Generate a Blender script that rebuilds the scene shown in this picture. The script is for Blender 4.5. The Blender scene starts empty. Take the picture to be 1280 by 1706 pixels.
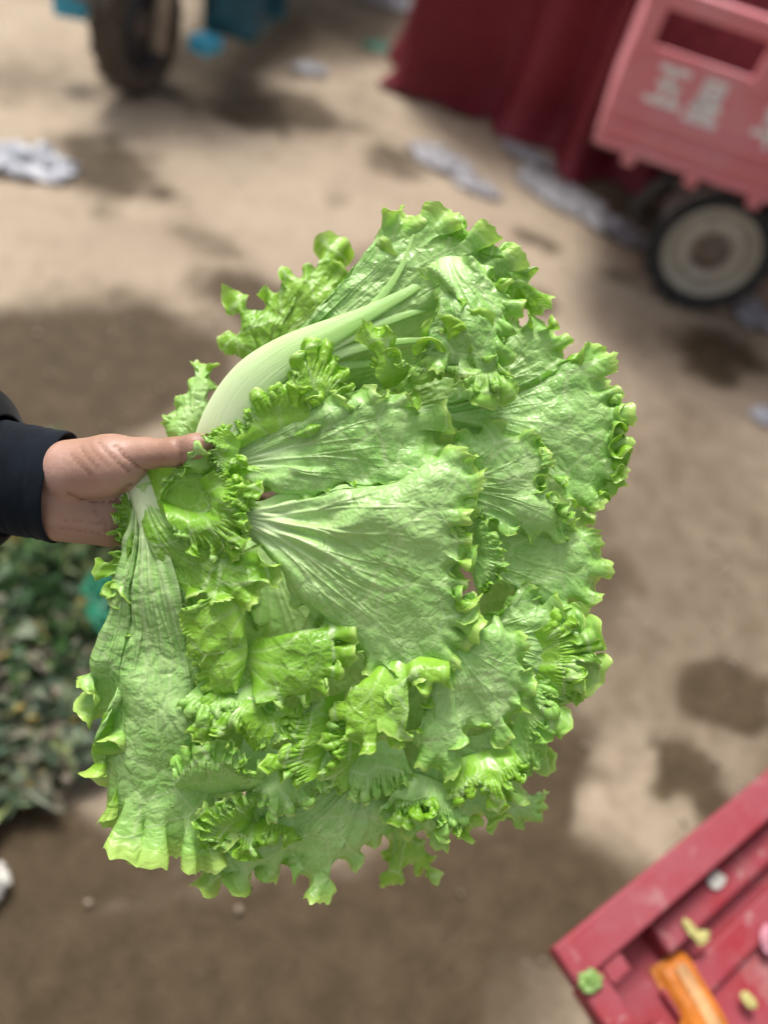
import bpy, math, random
import numpy as np

# ------------------------------------------------------------------ camera
SC = bpy.context.scene
COL = SC.collection
F = 1282.0                                    # focal length in pixels of the 1280 x 1706 photograph
PITCH = math.radians(48.6)
ROLL = math.radians(17.5)
CAM = np.array([0.0, 0.0, 1.55])
FW = np.array([0.0, math.cos(PITCH), -math.sin(PITCH)])
_R0 = np.array([1.0, 0.0, 0.0])
_U0 = np.array([0.0, math.sin(PITCH), math.cos(PITCH)])
RT = math.cos(ROLL) * _R0 + math.sin(ROLL) * _U0
UP = -math.sin(ROLL) * _R0 + math.cos(ROLL) * _U0
D0 = 0.60                                     # distance of the lettuce

from mathutils import Matrix, Vector
cd = bpy.data.cameras.new('camera')
co = bpy.data.objects.new('camera', cd)
COL.objects.link(co)
co.matrix_world = Matrix(((RT[0], UP[0], -FW[0], CAM[0]), (RT[1], UP[1], -FW[1], CAM[1]),
                          (RT[2], UP[2], -FW[2], CAM[2]), (0, 0, 0, 1)))
cd.sensor_fit = 'VERTICAL'
cd.sensor_height = 36.0
cd.lens = F / 1706.0 * 36.0
cd.clip_start = 0.02
cd.clip_end = 400.0
cd.dof.use_dof = True
cd.dof.focus_distance = 0.585
cd.dof.aperture_fstop = 1.9
cd.dof.aperture_blades = 0
SC.camera = co

# ------------------------------------------------------------------ light: bright overcast daylight
SUN_EL, SUN_AZ = math.radians(58), math.radians(-28)     # azimuth from +Y towards +X
world = bpy.data.worlds.new('World')
SC.world = world
world.use_nodes = True
wn, wl = world.node_tree.nodes, world.node_tree.links
wn.clear()
w_out = wn.new('ShaderNodeOutputWorld')
w_bg = wn.new('ShaderNodeBackground')
w_sky = wn.new('ShaderNodeTexSky')
w_sky.sky_type = 'NISHITA'
w_sky.sun_disc = False
w_sky.sun_elevation = SUN_EL
w_sky.sun_rotation = SUN_AZ
w_sky.dust_density = 6.0
w_hs = wn.new('ShaderNodeHueSaturation')
w_hs.inputs['Saturation'].default_value = 0.22
w_bg.inputs['Strength'].default_value = 0.105
wl.new(w_sky.outputs[0], w_hs.inputs['Color'])
wl.new(w_hs.outputs[0], w_bg.inputs['Color'])
wl.new(w_bg.outputs[0], w_out.inputs['Surface'])
sl = bpy.data.lights.new('sun', 'SUN')
sl.energy = 2.0
sl.angle = math.radians(18)
sl.color = (1.0, 0.955, 0.89)
so = bpy.data.objects.new('sun', sl)
COL.objects.link(so)
sd = Vector((math.sin(SUN_AZ) * math.cos(SUN_EL), math.cos(SUN_AZ) * math.cos(SUN_EL), math.sin(SUN_EL)))
so.rotation_euler = sd.to_track_quat('Z', 'Y').to_euler()
SC.view_settings.view_transform = 'Standard'
SC.view_settings.look = 'None'
SC.view_settings.exposure = 0.72
SC.view_settings.gamma = 1.0
SC.view_settings.use_curve_mapping = False
SC.render.engine = 'CYCLES'
SC.cycles.use_denoising = True
SC.cycles.max_bounces = 10
SC.cycles.transmission_bounces = 6
SC.cycles.sample_clamp_indirect = 8.0

# ------------------------------------------------------------------ projection helpers
def ray(px, py):
    return FW + (px - 640.0) / F * RT - (py - 853.0) / F * UP

def gp(px, py, z=0.0):
    d = ray(px, py)
    return CAM + d * ((z - CAM[2]) / d[2])

def cs2w(P):
    """camera-space metres (x right, y up, z towards the camera from the plane D0) -> world"""
    P = np.asarray(P, float)
    return CAM + P[..., 0:1] * RT + P[..., 1:2] * UP + (D0 - P[..., 2:3]) * FW

def px2cs(px, py, dz):
    px, py, dz = np.broadcast_arrays(np.asarray(px, float), np.asarray(py, float), np.asarray(dz, float))
    d = D0 - dz
    return np.stack([(px - 640.0) / F * d, -(py - 853.0) / F * d, dz], -1)

# ------------------------------------------------------------------ object helpers
def tag(o, label=None, cat=None, group=None, kind=None):
    if label: o['label'] = label
    if cat: o['category'] = cat
    if group: o['group'] = group
    if kind: o['kind'] = kind
    return o

def empty(name, loc, rz=0.0):
    o = bpy.data.objects.new(name, None)
    COL.objects.link(o)
    o.empty_display_size = 0.1
    o.location = tuple(loc)
    o.rotation_euler = (0, 0, rz)
    return o

def link_mesh(name, me, mat, parent=None):
    if mat is not None:
        me.materials.append(mat)
    o = bpy.data.objects.new(name, me)
    COL.objects.link(o)
    if parent is not None:
        o.parent = parent
    return o

def np_mesh(name, V, faces, smooth=True):
    """V (n,3); faces (m,4) or (m,3) int array"""
    me = bpy.data.meshes.new(name)
    V = np.ascontiguousarray(V, dtype=np.float32)
    faces = np.ascontiguousarray(faces, dtype=np.int32)
    m, k = faces.shape
    me.vertices.add(len(V))
    me.vertices.foreach_set('co', V.ravel())
    me.loops.add(m * k)
    me.loops.foreach_set('vertex_index', faces.ravel())
    me.polygons.add(m)
    me.polygons.foreach_set('loop_start', np.arange(0, m * k, k, dtype=np.int32))
    me.polygons.foreach_set('loop_total', np.full(m, k, dtype=np.int32))
    me.update(calc_edges=True)
    me.polygons.foreach_set('use_smooth', np.full(m, smooth, dtype=bool))
    me.validate()
    return me

def grid_faces(n, m, wrap_u=False):
    i = np.arange(n if wrap_u else n - 1)[:, None]
    j = np.arange(m - 1)[None, :]
    i2 = (i + 1) % n
    q = np.stack([i * m + j, i2 * m + j, i2 * m + j + 1, i * m + j + 1], -1)
    return q.reshape(-1, 4)

def fattr(me, name, v, typ='FLOAT'):
    at = me.attributes.new(name, typ, 'POINT')
    at.data.foreach_set('value' if typ == 'FLOAT' else 'vector', np.ascontiguousarray(v, dtype=np.float32).ravel())

class MB:
    """collects simple shapes into one mesh"""
    def __init__(s): s.v, s.f = [], []
    def add(s, V, Fc):
        b = len(s.v)
        s.v += [tuple(p) for p in V]
        s.f += [tuple(b + i for i in q) for q in Fc]
    def box(s, c, d, R=None):
        x, y, z = d[0] / 2, d[1] / 2, d[2] / 2
        V = [Vector((sx * x, sy * y, sz * z)) for sx in (-1, 1) for sy in (-1, 1) for sz in (-1, 1)]
        if R is not None: V = [R @ p for p in V]
        V = [p + Vector(c) for p in V]
        s.add(V, [(0, 1, 3, 2), (4, 6, 7, 5), (0, 4, 5, 1), (2, 3, 7, 6), (0, 2, 6, 4), (1, 5, 7, 3)])
        return s
    def tube(s, pts, r, n=10, caps=True):
        pts = [Vector(p) for p in pts]
        rs = r if isinstance(r, (list, tuple)) else [r] * len(pts)
        V, Fc = [], []
        up = None
        for i, p in enumerate(pts):
            t = (pts[min(i + 1, len(pts) - 1)] - pts[max(i - 1, 0)]).normalized()
            if up is None:
                up = Vector((0, 0, 1)) if abs(t.z) < 0.9 else Vector((1, 0, 0))
            a = t.cross(up).normalized(); b = a.cross(t).normalized(); up = b
            for k in range(n):
                an = 2 * math.pi * k / n
                V.append(p + a * math.cos(an) * rs[i] + b * math.sin(an) * rs[i])
        for i in range(len(pts) - 1):
            for k in range(n):
                k2 = (k + 1) % n
                Fc.append((i * n + k, i * n + k2, (i + 1) * n + k2, (i + 1) * n + k))
        if caps:
            Fc.append(tuple(range(n - 1, -1, -1)))
            Fc.append(tuple((len(pts) - 1) * n + k for k in range(n)))
        s.add(V, Fc)
        return s
    def lathe(s, prof, c, n=40, axis='y', closed=False):
        """prof: list of (radius, offset along the axis)"""
        V, Fc = [], []
        m = len(prof)
        for k in range(n):
            an = 2 * math.pi * k / n
            ca, sa = math.cos(an), math.sin(an)
            for (r, h) in prof:
                V.append((c[0] + r * ca, c[1] + h, c[2] + r * sa) if axis == 'y' else (c[0] + r * ca, c[1] + r * sa, c[2] + h))
        for k in range(n):
            k2 = (k + 1) % n
            for j in range(m if closed else m - 1):
                j2 = (j + 1) % m
                Fc.append((k * m + j, k2 * m + j, k2 * m + j2, k * m + j2))
        s.add(V, Fc)
        return s
    def build(s, name, mat, parent=None, bevel=0.0, smooth=False):
        me = bpy.data.meshes.new(name)
        me.from_pydata(s.v, [], s.f)
        me.update()
        import bmesh
        bm = bmesh.new(); bm.from_mesh(me)
        bmesh.ops.recalc_face_normals(bm, faces=bm.faces)
        bm.to_mesh(me); bm.free()
        o = link_mesh(name, me, mat, parent)
        if bevel > 0:
            b = o.modifiers.new('bevel', 'BEVEL'); b.width = bevel; b.segments = 2; b.limit_method = 'ANGLE'
        if smooth:
            me.polygons.foreach_set('use_smooth', np.ones(len(me.polygons), dtype=bool))
        return o

# ------------------------------------------------------------------ numpy noise
def vnoise(x, y, seed=0):
    """smooth value noise, about -1..1"""
    rs = np.random.RandomState(seed)
    T = rs.rand(256, 256) * 2 - 1
    xi, yi = np.floor(x).astype(int), np.floor(y).astype(int)
    fx, fy = x - xi, y - yi
    fx = fx * fx * fx * (fx * (fx * 6 - 15) + 10); fy = fy * fy * fy * (fy * (fy * 6 - 15) + 10)
    a = T[xi & 255, yi & 255]; b = T[(xi + 1) & 255, yi & 255]
    c = T[xi & 255, (yi + 1) & 255]; d = T[(xi + 1) & 255, (yi + 1) & 255]
    return (a * (1 - fx) + b * fx) * (1 - fy) + (c * (1 - fx) + d * fx) * fy

def fbm(x, y, seed=0, octv=4, gain=0.5):
    t, a, n = 0.0, 1.0, 0.0
    for k in range(octv):
        t = t + a * vnoise(x * 2 ** k, y * 2 ** k, seed + k); n += a; a *= gain
    return t / n

def sstep(a, b, x):
    t = np.clip((x - a) / (b - a), 0, 1)
    return t * t * (3 - 2 * t)

# ------------------------------------------------------------------ materials
class NT:
    def __init__(s, name):
        s.m = bpy.data.materials.new(name)
        s.m.use_nodes = True
        s.t = s.m.node_tree
        s.t.nodes.clear()
        s.out = s.t.nodes.new('ShaderNodeOutputMaterial')
    def n(s, typ, **kw):
        nd = s.t.nodes.new(typ)
        for k, v in kw.items():
            if k.startswith('i_'):
                nd.inputs[k[2:].replace('_', ' ')].default_value = v
            else:
                setattr(nd, k, v)
        return nd
    def l(s, a, b): s.t.links.new(a, b)
    def mix(s, fac, a, b, mode='MIX'):
        nd = s.n('ShaderNodeMix', data_type='RGBA', blend_type=mode)
        for inp, v in ((nd.inputs[0], fac), (nd.inputs[6], a), (nd.inputs[7], b)):
            if hasattr(v, 'links') or isinstance(v, bpy.types.NodeSocket): s.l(v, inp)
            elif isinstance(v, tuple): inp.default_value = (*v, 1.0) if len(v) == 3 else v
            else: inp.default_value = v
        return nd.outputs[2]
    def math(s, op, a, b=None, c=None, clamp=False):
        nd = s.n('ShaderNodeMath', operation=op, use_clamp=clamp)
        for i, v in enumerate((a, b, c)):
            if v is None: continue
            if isinstance(v, bpy.types.NodeSocket): s.l(v, nd.inputs[i])
            else: nd.inputs[i].default_value = v
        return nd.outputs[0]
    def ramp(s, x, lo, hi, a=0.0, b=1.0):
        nd = s.n('ShaderNodeMapRange', interpolation_type='SMOOTHSTEP')
        s.l(x, nd.inputs[0])
        nd.inputs[1].default_value = lo; nd.inputs[2].default_value = hi
        nd.inputs[3].default_value = a; nd.inputs[4].default_value = b
        return nd.outputs[0]
    def attr(s, name, out='Fac'):
        nd = s.n('ShaderNodeAttribute', attribute_name=name)
        return nd.outputs[out]
    def noise(s, vec, scale, detail=4.0, rough=0.55, out=0, dims='3D', w=None, dist=0.0):
        nd = s.n('ShaderNodeTexNoise', noise_dimensions=dims)
        nd.inputs['Scale'].default_value = scale
        nd.inputs['Detail'].default_value = detail
        nd.inputs['Roughness'].default_value = rough
        nd.inputs['Distortion'].default_value = dist
        if vec is not None: s.l(vec, nd.inputs['Vector'])
        if w is not None: s.l(w, nd.inputs['W'])
        return nd.outputs[out]
    def coord(s, out='Object'):
        return s.n('ShaderNodeTexCoord').outputs[out]
    def bump(s, h, strength, dist, nrm=None):
        nd = s.n('ShaderNodeBump')
        nd.inputs['Strength'].default_value = strength
        nd.inputs['Distance'].default_value = dist
        s.l(h, nd.inputs['Height'])
        if nrm is not None: s.l(nrm, nd.inputs['Normal'])
        return nd.outputs[0]
    def principled(s, col, rough=0.5, spec=0.5, nrm=None, metal=0.0, **kw):
        nd = s.n('ShaderNodeBsdfPrincipled')
        for nm, v in (('Base Color', col), ('Roughness', rough), ('Specular IOR Level', spec), ('Metallic', metal), *kw.items()):
            if isinstance(v, bpy.types.NodeSocket): s.l(v, nd.inputs[nm])
            elif isinstance(v, tuple): nd.inputs[nm].default_value = (*v, 1.0) if (len(v) == 3 and nd.inputs[nm].type == 'RGBA') else v
            else: nd.inputs[nm].default_value = v
        if nrm is not None: s.l(nrm, nd.inputs['Normal'])
        return nd.outputs[0]
    def done(s, sh):
        s.l(sh, s.out.inputs['Surface'])
        return s.m

def mat_paint(name, col, worn, dust, rough=0.5, amount=0.5):
    k = NT(name)
    c = k.coord()
    n1 = k.noise(c, 5.0, 6.0, 0.65)
    n2 = k.noise(c, 34.0, 5.0, 0.7)
    n3 = k.noise(c, 13.0, 6.0, 0.7, dist=0.6)
    b = k.mix(k.ramp(n1, 0.36, 0.66), col, worn)
    b = k.mix(k.ramp(n3, 0.52, 0.70, 0.0, amount * 0.6), b, dust)
    b = k.mix(k.ramp(n2, 0.60, 0.70, 0.0, amount), b, dust)
    ch = k.math('MULTIPLY', k.ramp(n2, 0.70, 0.73), 0.7)
    b = k.mix(ch, b, (0.10, 0.055, 0.045))
    return k.done(k.principled(b, k.ramp(n1, 0.3, 0.7, rough - 0.08, rough + 0.2), 0.35, k.bump(n2, 0.2, 0.004)))

def mat_plain(name, col, rough=0.6, var=0.25, scale=20.0, metal=0.0, spec=0.4, bump=0.1):
    k = NT(name)
    c = k.coord()
    n1 = k.noise(c, scale, 5.0, 0.6)
    d = tuple(x * (1 - var) for x in col)
    h = tuple(min(1.0, x * (1 + var)) for x in col)
    b = k.mix(k.ramp(n1, 0.3, 0.7), d, h)
    return k.done(k.principled(b, rough, spec, k.bump(n1, bump, 0.01), metal))

def mat_leaf():
    k = NT('lettuce_leaf')
    co_ = k.attr('leafco', 'Vector')
    r = k.attr('rad'); vein = k.attr('vein'); edge = k.attr('rim'); tint = k.attr('tint')
    geo = k.n('ShaderNodeNewGeometry')
    back = geo.outputs['Backfacing']
    # warped leaf coordinates
    wn_ = k.noise(co_, 26.0, 2.0, 0.5, out=1)
    vm = k.n('ShaderNodeVectorMath', operation='MULTIPLY_ADD')
    k.l(wn_, vm.inputs[0]); vm.inputs[1].default_value = (0.012, 0.012, 0.012); k.l(co_, vm.inputs[2])
    wc = vm.outputs[0]
    def vor(scale, feat='DISTANCE_TO_EDGE'):
        nd = k.n('ShaderNodeTexVoronoi', feature=feat)
        nd.inputs['Scale'].default_value = scale
        k.l(wc, nd.inputs['Vector'])
        return nd.outputs['Distance']
    v1 = vor(27.0); v2 = vor(80.0); v3 = vor(210.0)
    fine = k.noise(co_, 60.0, 6.0, 0.6)
    big = k.noise(co_, 11.0, 3.0, 0.5)
    blade = k.ramp(r, 0.22, 0.5)
    net1 = k.math('MULTIPLY', k.ramp(v1, 0.004, 0.038, 1.0, 0.0), blade)
    net2 = k.math('MULTIPLY', k.ramp(v2, 0.0, 0.06, 1.0, 0.0), blade)
    net3 = k.math('MULTIPLY', k.ramp(v3, 0.0, 0.12, 1.0, 0.0), blade)
    # underside: pale matt green; upper side: saturated yellow green
    under = k.mix(k.ramp(big, 0.32, 0.68), (0.315, 0.615, 0.150), (0.46, 0.725, 0.26))
    under = k.mix(k.ramp(fine, 0.42, 0.75, 0.0, 0.45), under, (0.55, 0.75, 0.33))
    upper = k.mix(k.ramp(big, 0.32, 0.68), (0.175, 0.44, 0.028), (0.29, 0.57, 0.060))
    upper = k.mix(k.ramp(fine, 0.42, 0.75, 0.0, 0.45), upper, (0.37, 0.60, 0.12))
    mt = k.math('ADD', k.math('MULTIPLY', k.attr('margin'), 0.75), k.math('MULTIPLY', k.math('SUBTRACT', big, 0.5), 0.35), clamp=True)
    under = k.mix(mt, under, (0.27, 0.56, 0.075))
    upper = k.mix(mt, upper, (0.255, 0.53, 0.028))
    c = k.mix(back, under, upper)
    c = k.mix(tint, c, (0.34, 0.60, 0.06))
    c = k.mix(k.math('MULTIPLY', net1, 0.6), c, (0.57, 0.76, 0.35))
    c = k.mix(k.math('MULTIPLY', net2, 0.30), c, (0.52, 0.72, 0.29))
    c = k.mix(k.math('MULTIPLY', vein, 0.62), c, (0.60, 0.75, 0.38))
    c = k.mix(k.math('MULTIPLY', k.ramp(r, 0.02, 0.36, 0.8, 0.0), k.attr('stalk')), c, (0.70, 0.80, 0.52))
    c = k.mix(k.math('MULTIPLY', edge, 0.75), c, (0.52, 0.73, 0.17))
    # specks of soil
    sp = k.n('ShaderNodeTexVoronoi', feature='F1'); sp.inputs['Scale'].default_value = 46.0; k.l(co_, sp.inputs['Vector'])
    sc_ = k.n('ShaderNodeSeparateColor'); k.l(sp.outputs['Color'], sc_.inputs[0])
    dot = k.math('MULTIPLY', k.ramp(sp.outputs['Distance'], 0.03, 0.08, 1.0, 0.0), k.math('GREATER_THAN', sc_.outputs[0], 0.93))
    c = k.mix(k.math('MULTIPLY', dot, 0.8), c, (0.05, 0.045, 0.02))
    # relief: cells bulge between the veins, fine wrinkles
    h = k.math('MULTIPLY', k.ramp(v1, 0.0, 0.5), 1.0)
    h = k.math('ADD', h, k.math('MULTIPLY', k.ramp(v2, 0.0, 0.3), 0.34))
    h = k.math('ADD', h, k.math('MULTIPLY', k.ramp(v3, 0.0, 0.3), 0.10))
    h = k.math('ADD', h, k.math('MULTIPLY', fine, 0.35))
    h = k.math('MULTIPLY', h, k.ramp(r, 0.1, 0.5, 0.25, 1.0))
    nb = k.bump(h, 0.75, 0.0032)
    ro = k.ramp(fine, 0.3, 0.75, 0.24, 0.44)
    pr = k.principled(c, ro, 0.5, nb)
    tr = k.n('ShaderNodeBsdfTranslucent')
    tc = k.mix(0.4, c, (0.42, 0.68, 0.05))
    k.l(tc, tr.inputs['Color']); k.l(nb, tr.inputs['Normal'])
    ms = k.n('ShaderNodeMixShader')
    k.l(k.ramp(r, 0.1, 0.45, 0.06, 0.26), ms.inputs[0])
    k.l(pr, ms.inputs[1]); k.l(tr.outputs[0], ms.inputs[2])
    return k.done(ms.outputs[0])

def mat_skin():
    k = NT('skin')
    c = k.coord()
    n1 = k.noise(c, 22.0, 4.0, 0.55)
    n2 = k.noise(c, 240.0, 3.0, 0.6)
    b = k.mix(k.ramp(n1, 0.32, 0.7), (0.40, 0.225, 0.16), (0.50, 0.31, 0.25))
    cr = k.attr('crease')
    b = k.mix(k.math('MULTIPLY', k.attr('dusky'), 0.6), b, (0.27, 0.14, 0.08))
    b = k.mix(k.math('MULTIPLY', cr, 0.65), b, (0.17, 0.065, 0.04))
    b = k.mix(k.math('MULTIPLY', k.attr('grime'), 0.7), b, (0.10, 0.055, 0.035))
    vo = k.n('ShaderNodeTexVoronoi', feature='DISTANCE_TO_EDGE'); vo.inputs['Scale'].default_value = 700.0
    k.l(c, vo.inputs['Vector'])
    nb = k.bump(n2, 0.25, 0.0015)
    nb = k.bump(vo.outputs['Distance'], 0.15, 0.0008, nb)
    return k.done(k.principled(b, 0.46, 0.45, nb, 0.0, **{'Subsurface Weight': 0.12, 'Subsurface Radius': (0.012, 0.004, 0.002), 'Subsurface Scale': 0.5}))

def mat_cloth(name, col):
    k = NT(name)
    c = k.coord()
    n1 = k.noise(c, 900.0, 2.0, 0.5)
    n2 = k.noise(c, 30.0, 4.0, 0.6)
    b = k.mix(k.ramp(n2, 0.3, 0.7), col, tuple(x * 1.5 + 0.001 for x in col))
    return k.done(k.principled(b, 0.9, 0.15, k.bump(n1, 0.35, 0.001), 0.0, **{'Sheen Weight': 0.05}))

def mat_ground():
    k = NT('packed_earth')
    c = k.coord()
    darkness = k.attr('darkness')
    n1 = k.noise(c, 1.6, 6.0, 0.6)
    n2 = k.noise(c, 14.0, 6.0, 0.65)
    n3 = k.noise(c, 120.0, 4.0, 0.6)
    dry = k.mix(k.ramp(n1, 0.3, 0.72), (0.40, 0.325, 0.24), (0.315, 0.245, 0.18))
    dry = k.mix(k.ramp(n2, 0.5, 0.75, 0.0, 0.55), dry, (0.245, 0.185, 0.13))
    dark_earth = k.mix(k.ramp(n2, 0.35, 0.7), (0.055, 0.037, 0.018), (0.084, 0.058, 0.031))
    d2 = k.math('ADD', darkness, k.math('MULTIPLY', k.math('SUBTRACT', n2, 0.5), 0.55))
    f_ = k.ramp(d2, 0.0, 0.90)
    b = k.mix(f_, dry, dark_earth)
    peb = k.ramp(n3, 0.66, 0.74, 0.0, 0.35)
    b = k.mix(peb, b, (0.42, 0.38, 0.33))
    h = k.math('ADD', k.math('MULTIPLY', n2, 1.0), k.math('MULTIPLY', n3, 0.3))
    return k.done(k.principled(b, k.ramp(f_, 0.0, 1.0, 0.95, 0.75), 0.25, k.bump(h, 0.6, 0.02)))

def mat_attrcol(name, rough=0.55, trans=0.2):
    """colour of each scrap comes from its own attribute"""
    k = NT(name)
    c = k.attr('scrapcol', 'Color')
    n = k.noise(k.coord(), 60.0, 4.0, 0.6)
    b = k.mix(k.ramp(n, 0.3, 0.7, 0.0, 0.35), c, (0.05, 0.06, 0.02))
    pr = k.principled(b, rough, 0.4, k.bump(n, 0.4, 0.006))
    return k.done(pr)

def mat_rib():
    k = NT('lettuce_midrib')
    al = k.attr('along'); ar = k.attr('around')
    cx = k.n('ShaderNodeCombineXYZ'); k.l(k.math('MULTIPLY', al, 3.0), cx.inputs[0]); k.l(k.math('MULTIPLY', ar, 5.0), cx.inputs[1])
    n1 = k.noise(cx.outputs[0], 2.2, 4.0, 0.55)
    n2 = k.noise(k.coord(), 60.0, 4.0, 0.6)
    b = k.mix(k.ramp(al, 0.1, 0.72), (0.73, 0.84, 0.52), (0.385, 0.66, 0.18))
    b = k.mix(k.ramp(n1, 0.4, 0.72, 0.0, 0.28), b, (0.44, 0.68, 0.22))
    b = k.mix(k.ramp(n2, 0.6, 0.8, 0.0, 0.3), b, (0.50, 0.70, 0.26))
    return k.done(k.principled(b, 0.36, 0.5, k.bump(n1, 0.25, 0.003), 0.0, **{'Subsurface Weight': 0.2, 'Subsurface Radius': (0.004, 0.006, 0.002), 'Subsurface Scale': 0.5}))
M_LEAF = mat_leaf()
M_RIB = mat_rib()
M_SKIN = mat_skin()
M_NAVY = mat_cloth('navy_knit', (0.0035, 0.0062, 0.0105))
M_BLACK = mat_cloth('black_cloth', (0.0028, 0.0034, 0.0045))
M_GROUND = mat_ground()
M_PINK = mat_paint('faded_red_paint', (0.72, 0.215, 0.245), (0.72, 0.29, 0.32), (0.62, 0.40, 0.40), 0.55, 0.45)
M_RED = mat_paint('worn_red_paint', (0.26, 0.014, 0.024), (0.27, 0.055, 0.07), (0.36, 0.19, 0.18), 0.5, 0.95)
M_WHITE = mat_plain('white_paint', (0.86, 0.85, 0.85), 0.5, 0.06)
M_TYRE = mat_plain('dusty_rubber', (0.030, 0.031, 0.033), 0.85, 0.35, 30.0)
M_DIRTYRE = mat_plain('muddy_rubber', (0.085, 0.068, 0.052), 0.9, 0.35, 30.0)
M_RIM = mat_plain('cream_rim_paint', (0.40, 0.37, 0.31), 0.55, 0.15, 14.0)
M_HUB = mat_plain('rusty_hub', (0.16, 0.125, 0.10), 0.75, 0.3, 25.0)
M_FENDER = mat_plain('dusty_grey_guard', (0.19, 0.165, 0.16), 0.7, 0.25, 14.0)
M_STEEL = mat_plain('dark_steel', (0.045, 0.046, 0.05), 0.55, 0.3, 18.0, 0.3)
M_FORK = mat_plain('dusty_fork_metal', (0.34, 0.29, 0.24), 0.55, 0.2, 18.0, 0.2)
M_CYAN = mat_plain('bright_blue_plastic', (0.055, 0.40, 0.60), 0.45, 0.2, 16.0)
M_TEAL = mat_plain('dark_teal_paint', (0.012, 0.085, 0.12), 0.45, 0.4, 14.0)
M_SEAT = mat_plain('black_vinyl', (0.02, 0.02, 0.022), 0.5, 0.2, 30.0)
M_ORANGE = mat_plain('orange_plastic', (0.50, 0.15, 0.012), 0.55, 0.25, 22.0)

# ------------------------------------------------------------------ ground
def axis(lo, hi, step, far):
    mid = np.arange(lo, hi + 1e-6, step)
    out = [hi + step * (1.35 ** k - 1) / 0.35 * 1.35 for k in range(1, 40)]
    out = [x for x in out if x < far] + [far]
    inn = [lo - (x - hi) for x in out][::-1]
    return np.array(inn + list(mid) + out)

def px_ellipse(X, Y, cx, cy, rx, ry, rot=0.0, soft=0.55, seed=1):
    """mask of a patch whose outline was measured in the photograph, laid out on the ground"""
    c = gp(cx, cy)
    ca, sa = math.cos(math.radians(rot)), math.sin(math.radians(rot))
    s = 0.2
    a = (gp(cx + s * rx * ca, cy + s * rx * sa) - c)[:2] / s
    b = (gp(cx - s * ry * sa, cy + s * ry * ca) - c)[:2] / s
    det = a[0] * b[1] - a[1] * b[0]
    dx, dy = X - c[0], Y - c[1]
    u = (dx * b[1] - dy * b[0]) / det
    v = (-dx * a[1] + dy * a[0]) / det
    sc = 1.3 / max(np.linalg.norm(a), 0.05)
    q = np.sqrt(u * u + v * v) + 0.55 * fbm(X * sc * 1.7 + seed * 3.1, Y * sc * 1.7, seed, 4)
    return 1 - sstep(1 - soft, 1 + soft * 0.6, q)

DARK_PATCHES = [(150, 590, 330, 118, 4, 1.0), (430, 510, 120, 62, 25, .75), (60, 700, 200, 120, 0, .9),
          (430, 1640, 720, 235, 0, 1.0), (905, 1290, 120, 190, 20, .85), (80, 1440, 330, 150, 0, .95), (820, 1480, 330, 130, 5, .9),
          (1215, 1150, 112, 72, 15, .85), (1150, 1300, 62, 110, -40, .85), (985, 1140, 45, 70, 0, .35),
          (165, 275, 105, 62, 15, .72), (262, 316, 50, 18, 20, .6), (470, 185, 150, 36, 14, .9), (330, 120, 130, 60, 20, .85), (430, 60, 200, 60, 0, .75),
          (345, 398, 95, 24, 22, .42), (655, 262, 62, 34, 20, .6), (560, 330, 26, 16, 0, .35), (1210, 590, 95, 52, 12, .75),
          (893, 397, 48, 15, 25, .6), (1030, 460, 40, 14, 20, .45), (1100, 360, 160, 60, 25, .6), (900, 500, 45, 25, 30, .6), (620, 440, 60, 40, 0, .45),
          (1155, 855, 28, 22, 0, .4), (1120, 650, 140, 26, 25, .28), (40, 130, 90, 40, 0, .35), (1250, 980, 70, 50, 0, .25),
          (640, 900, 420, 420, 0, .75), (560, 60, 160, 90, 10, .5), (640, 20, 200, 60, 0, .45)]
gx, gy = axis(-2.6, 2.6, 0.028, 150.0), axis(-0.6, 6.2, 0.028, 150.0)
GX, GY = np.meshgrid(gx, gy, indexing='ij')
darkness = np.zeros_like(GX)  # how far the earth colour is pulled to the dark tone
for i, (cx, cy, rx, ry, ro, am) in enumerate(DARK_PATCHES):
    darkness = np.maximum(darkness, am * px_ellipse(GX, GY, cx, cy, rx, ry, ro, 0.75, i + 1))
for (cx, cy, rx, ry) in [(1045, 1278, 62, 40), (1130, 1370, 30, 60), (1000, 1330, 30, 30)]:
    darkness *= 1 - 0.45 * px_ellipse(GX, GY, cx, cy, rx, ry, 20, 0.5, 77)
mid = px_ellipse(GX, GY, 1150, 950, 420, 520, 0, 0.7, 50)
far_darkness = 0.35 + 0.35 * fbm(GX * 0.5, GY * 0.5, 91, 4)
outside = sstep(2.2, 4.0, np.maximum(np.abs(GX), np.abs(GY - 2.5) - 1.0))
darkness = np.maximum(darkness, 0.42 * mid) * (1 - outside) + far_darkness * outside
GZ = 0.006 * fbm(GX * 6, GY * 6, 5, 4) - 0.007
gme = np_mesh('ground', np.stack([GX, GY, GZ], -1).reshape(-1, 3), grid_faces(len(gx), len(gy))[:, ::1])
fattr(gme, 'darkness', np.clip(1.25 * darkness, 0, 1.1).ravel())
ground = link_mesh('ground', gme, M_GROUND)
tag(ground, 'bare packed earth, pale and dry with dark patches', None, None, 'structure')

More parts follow.
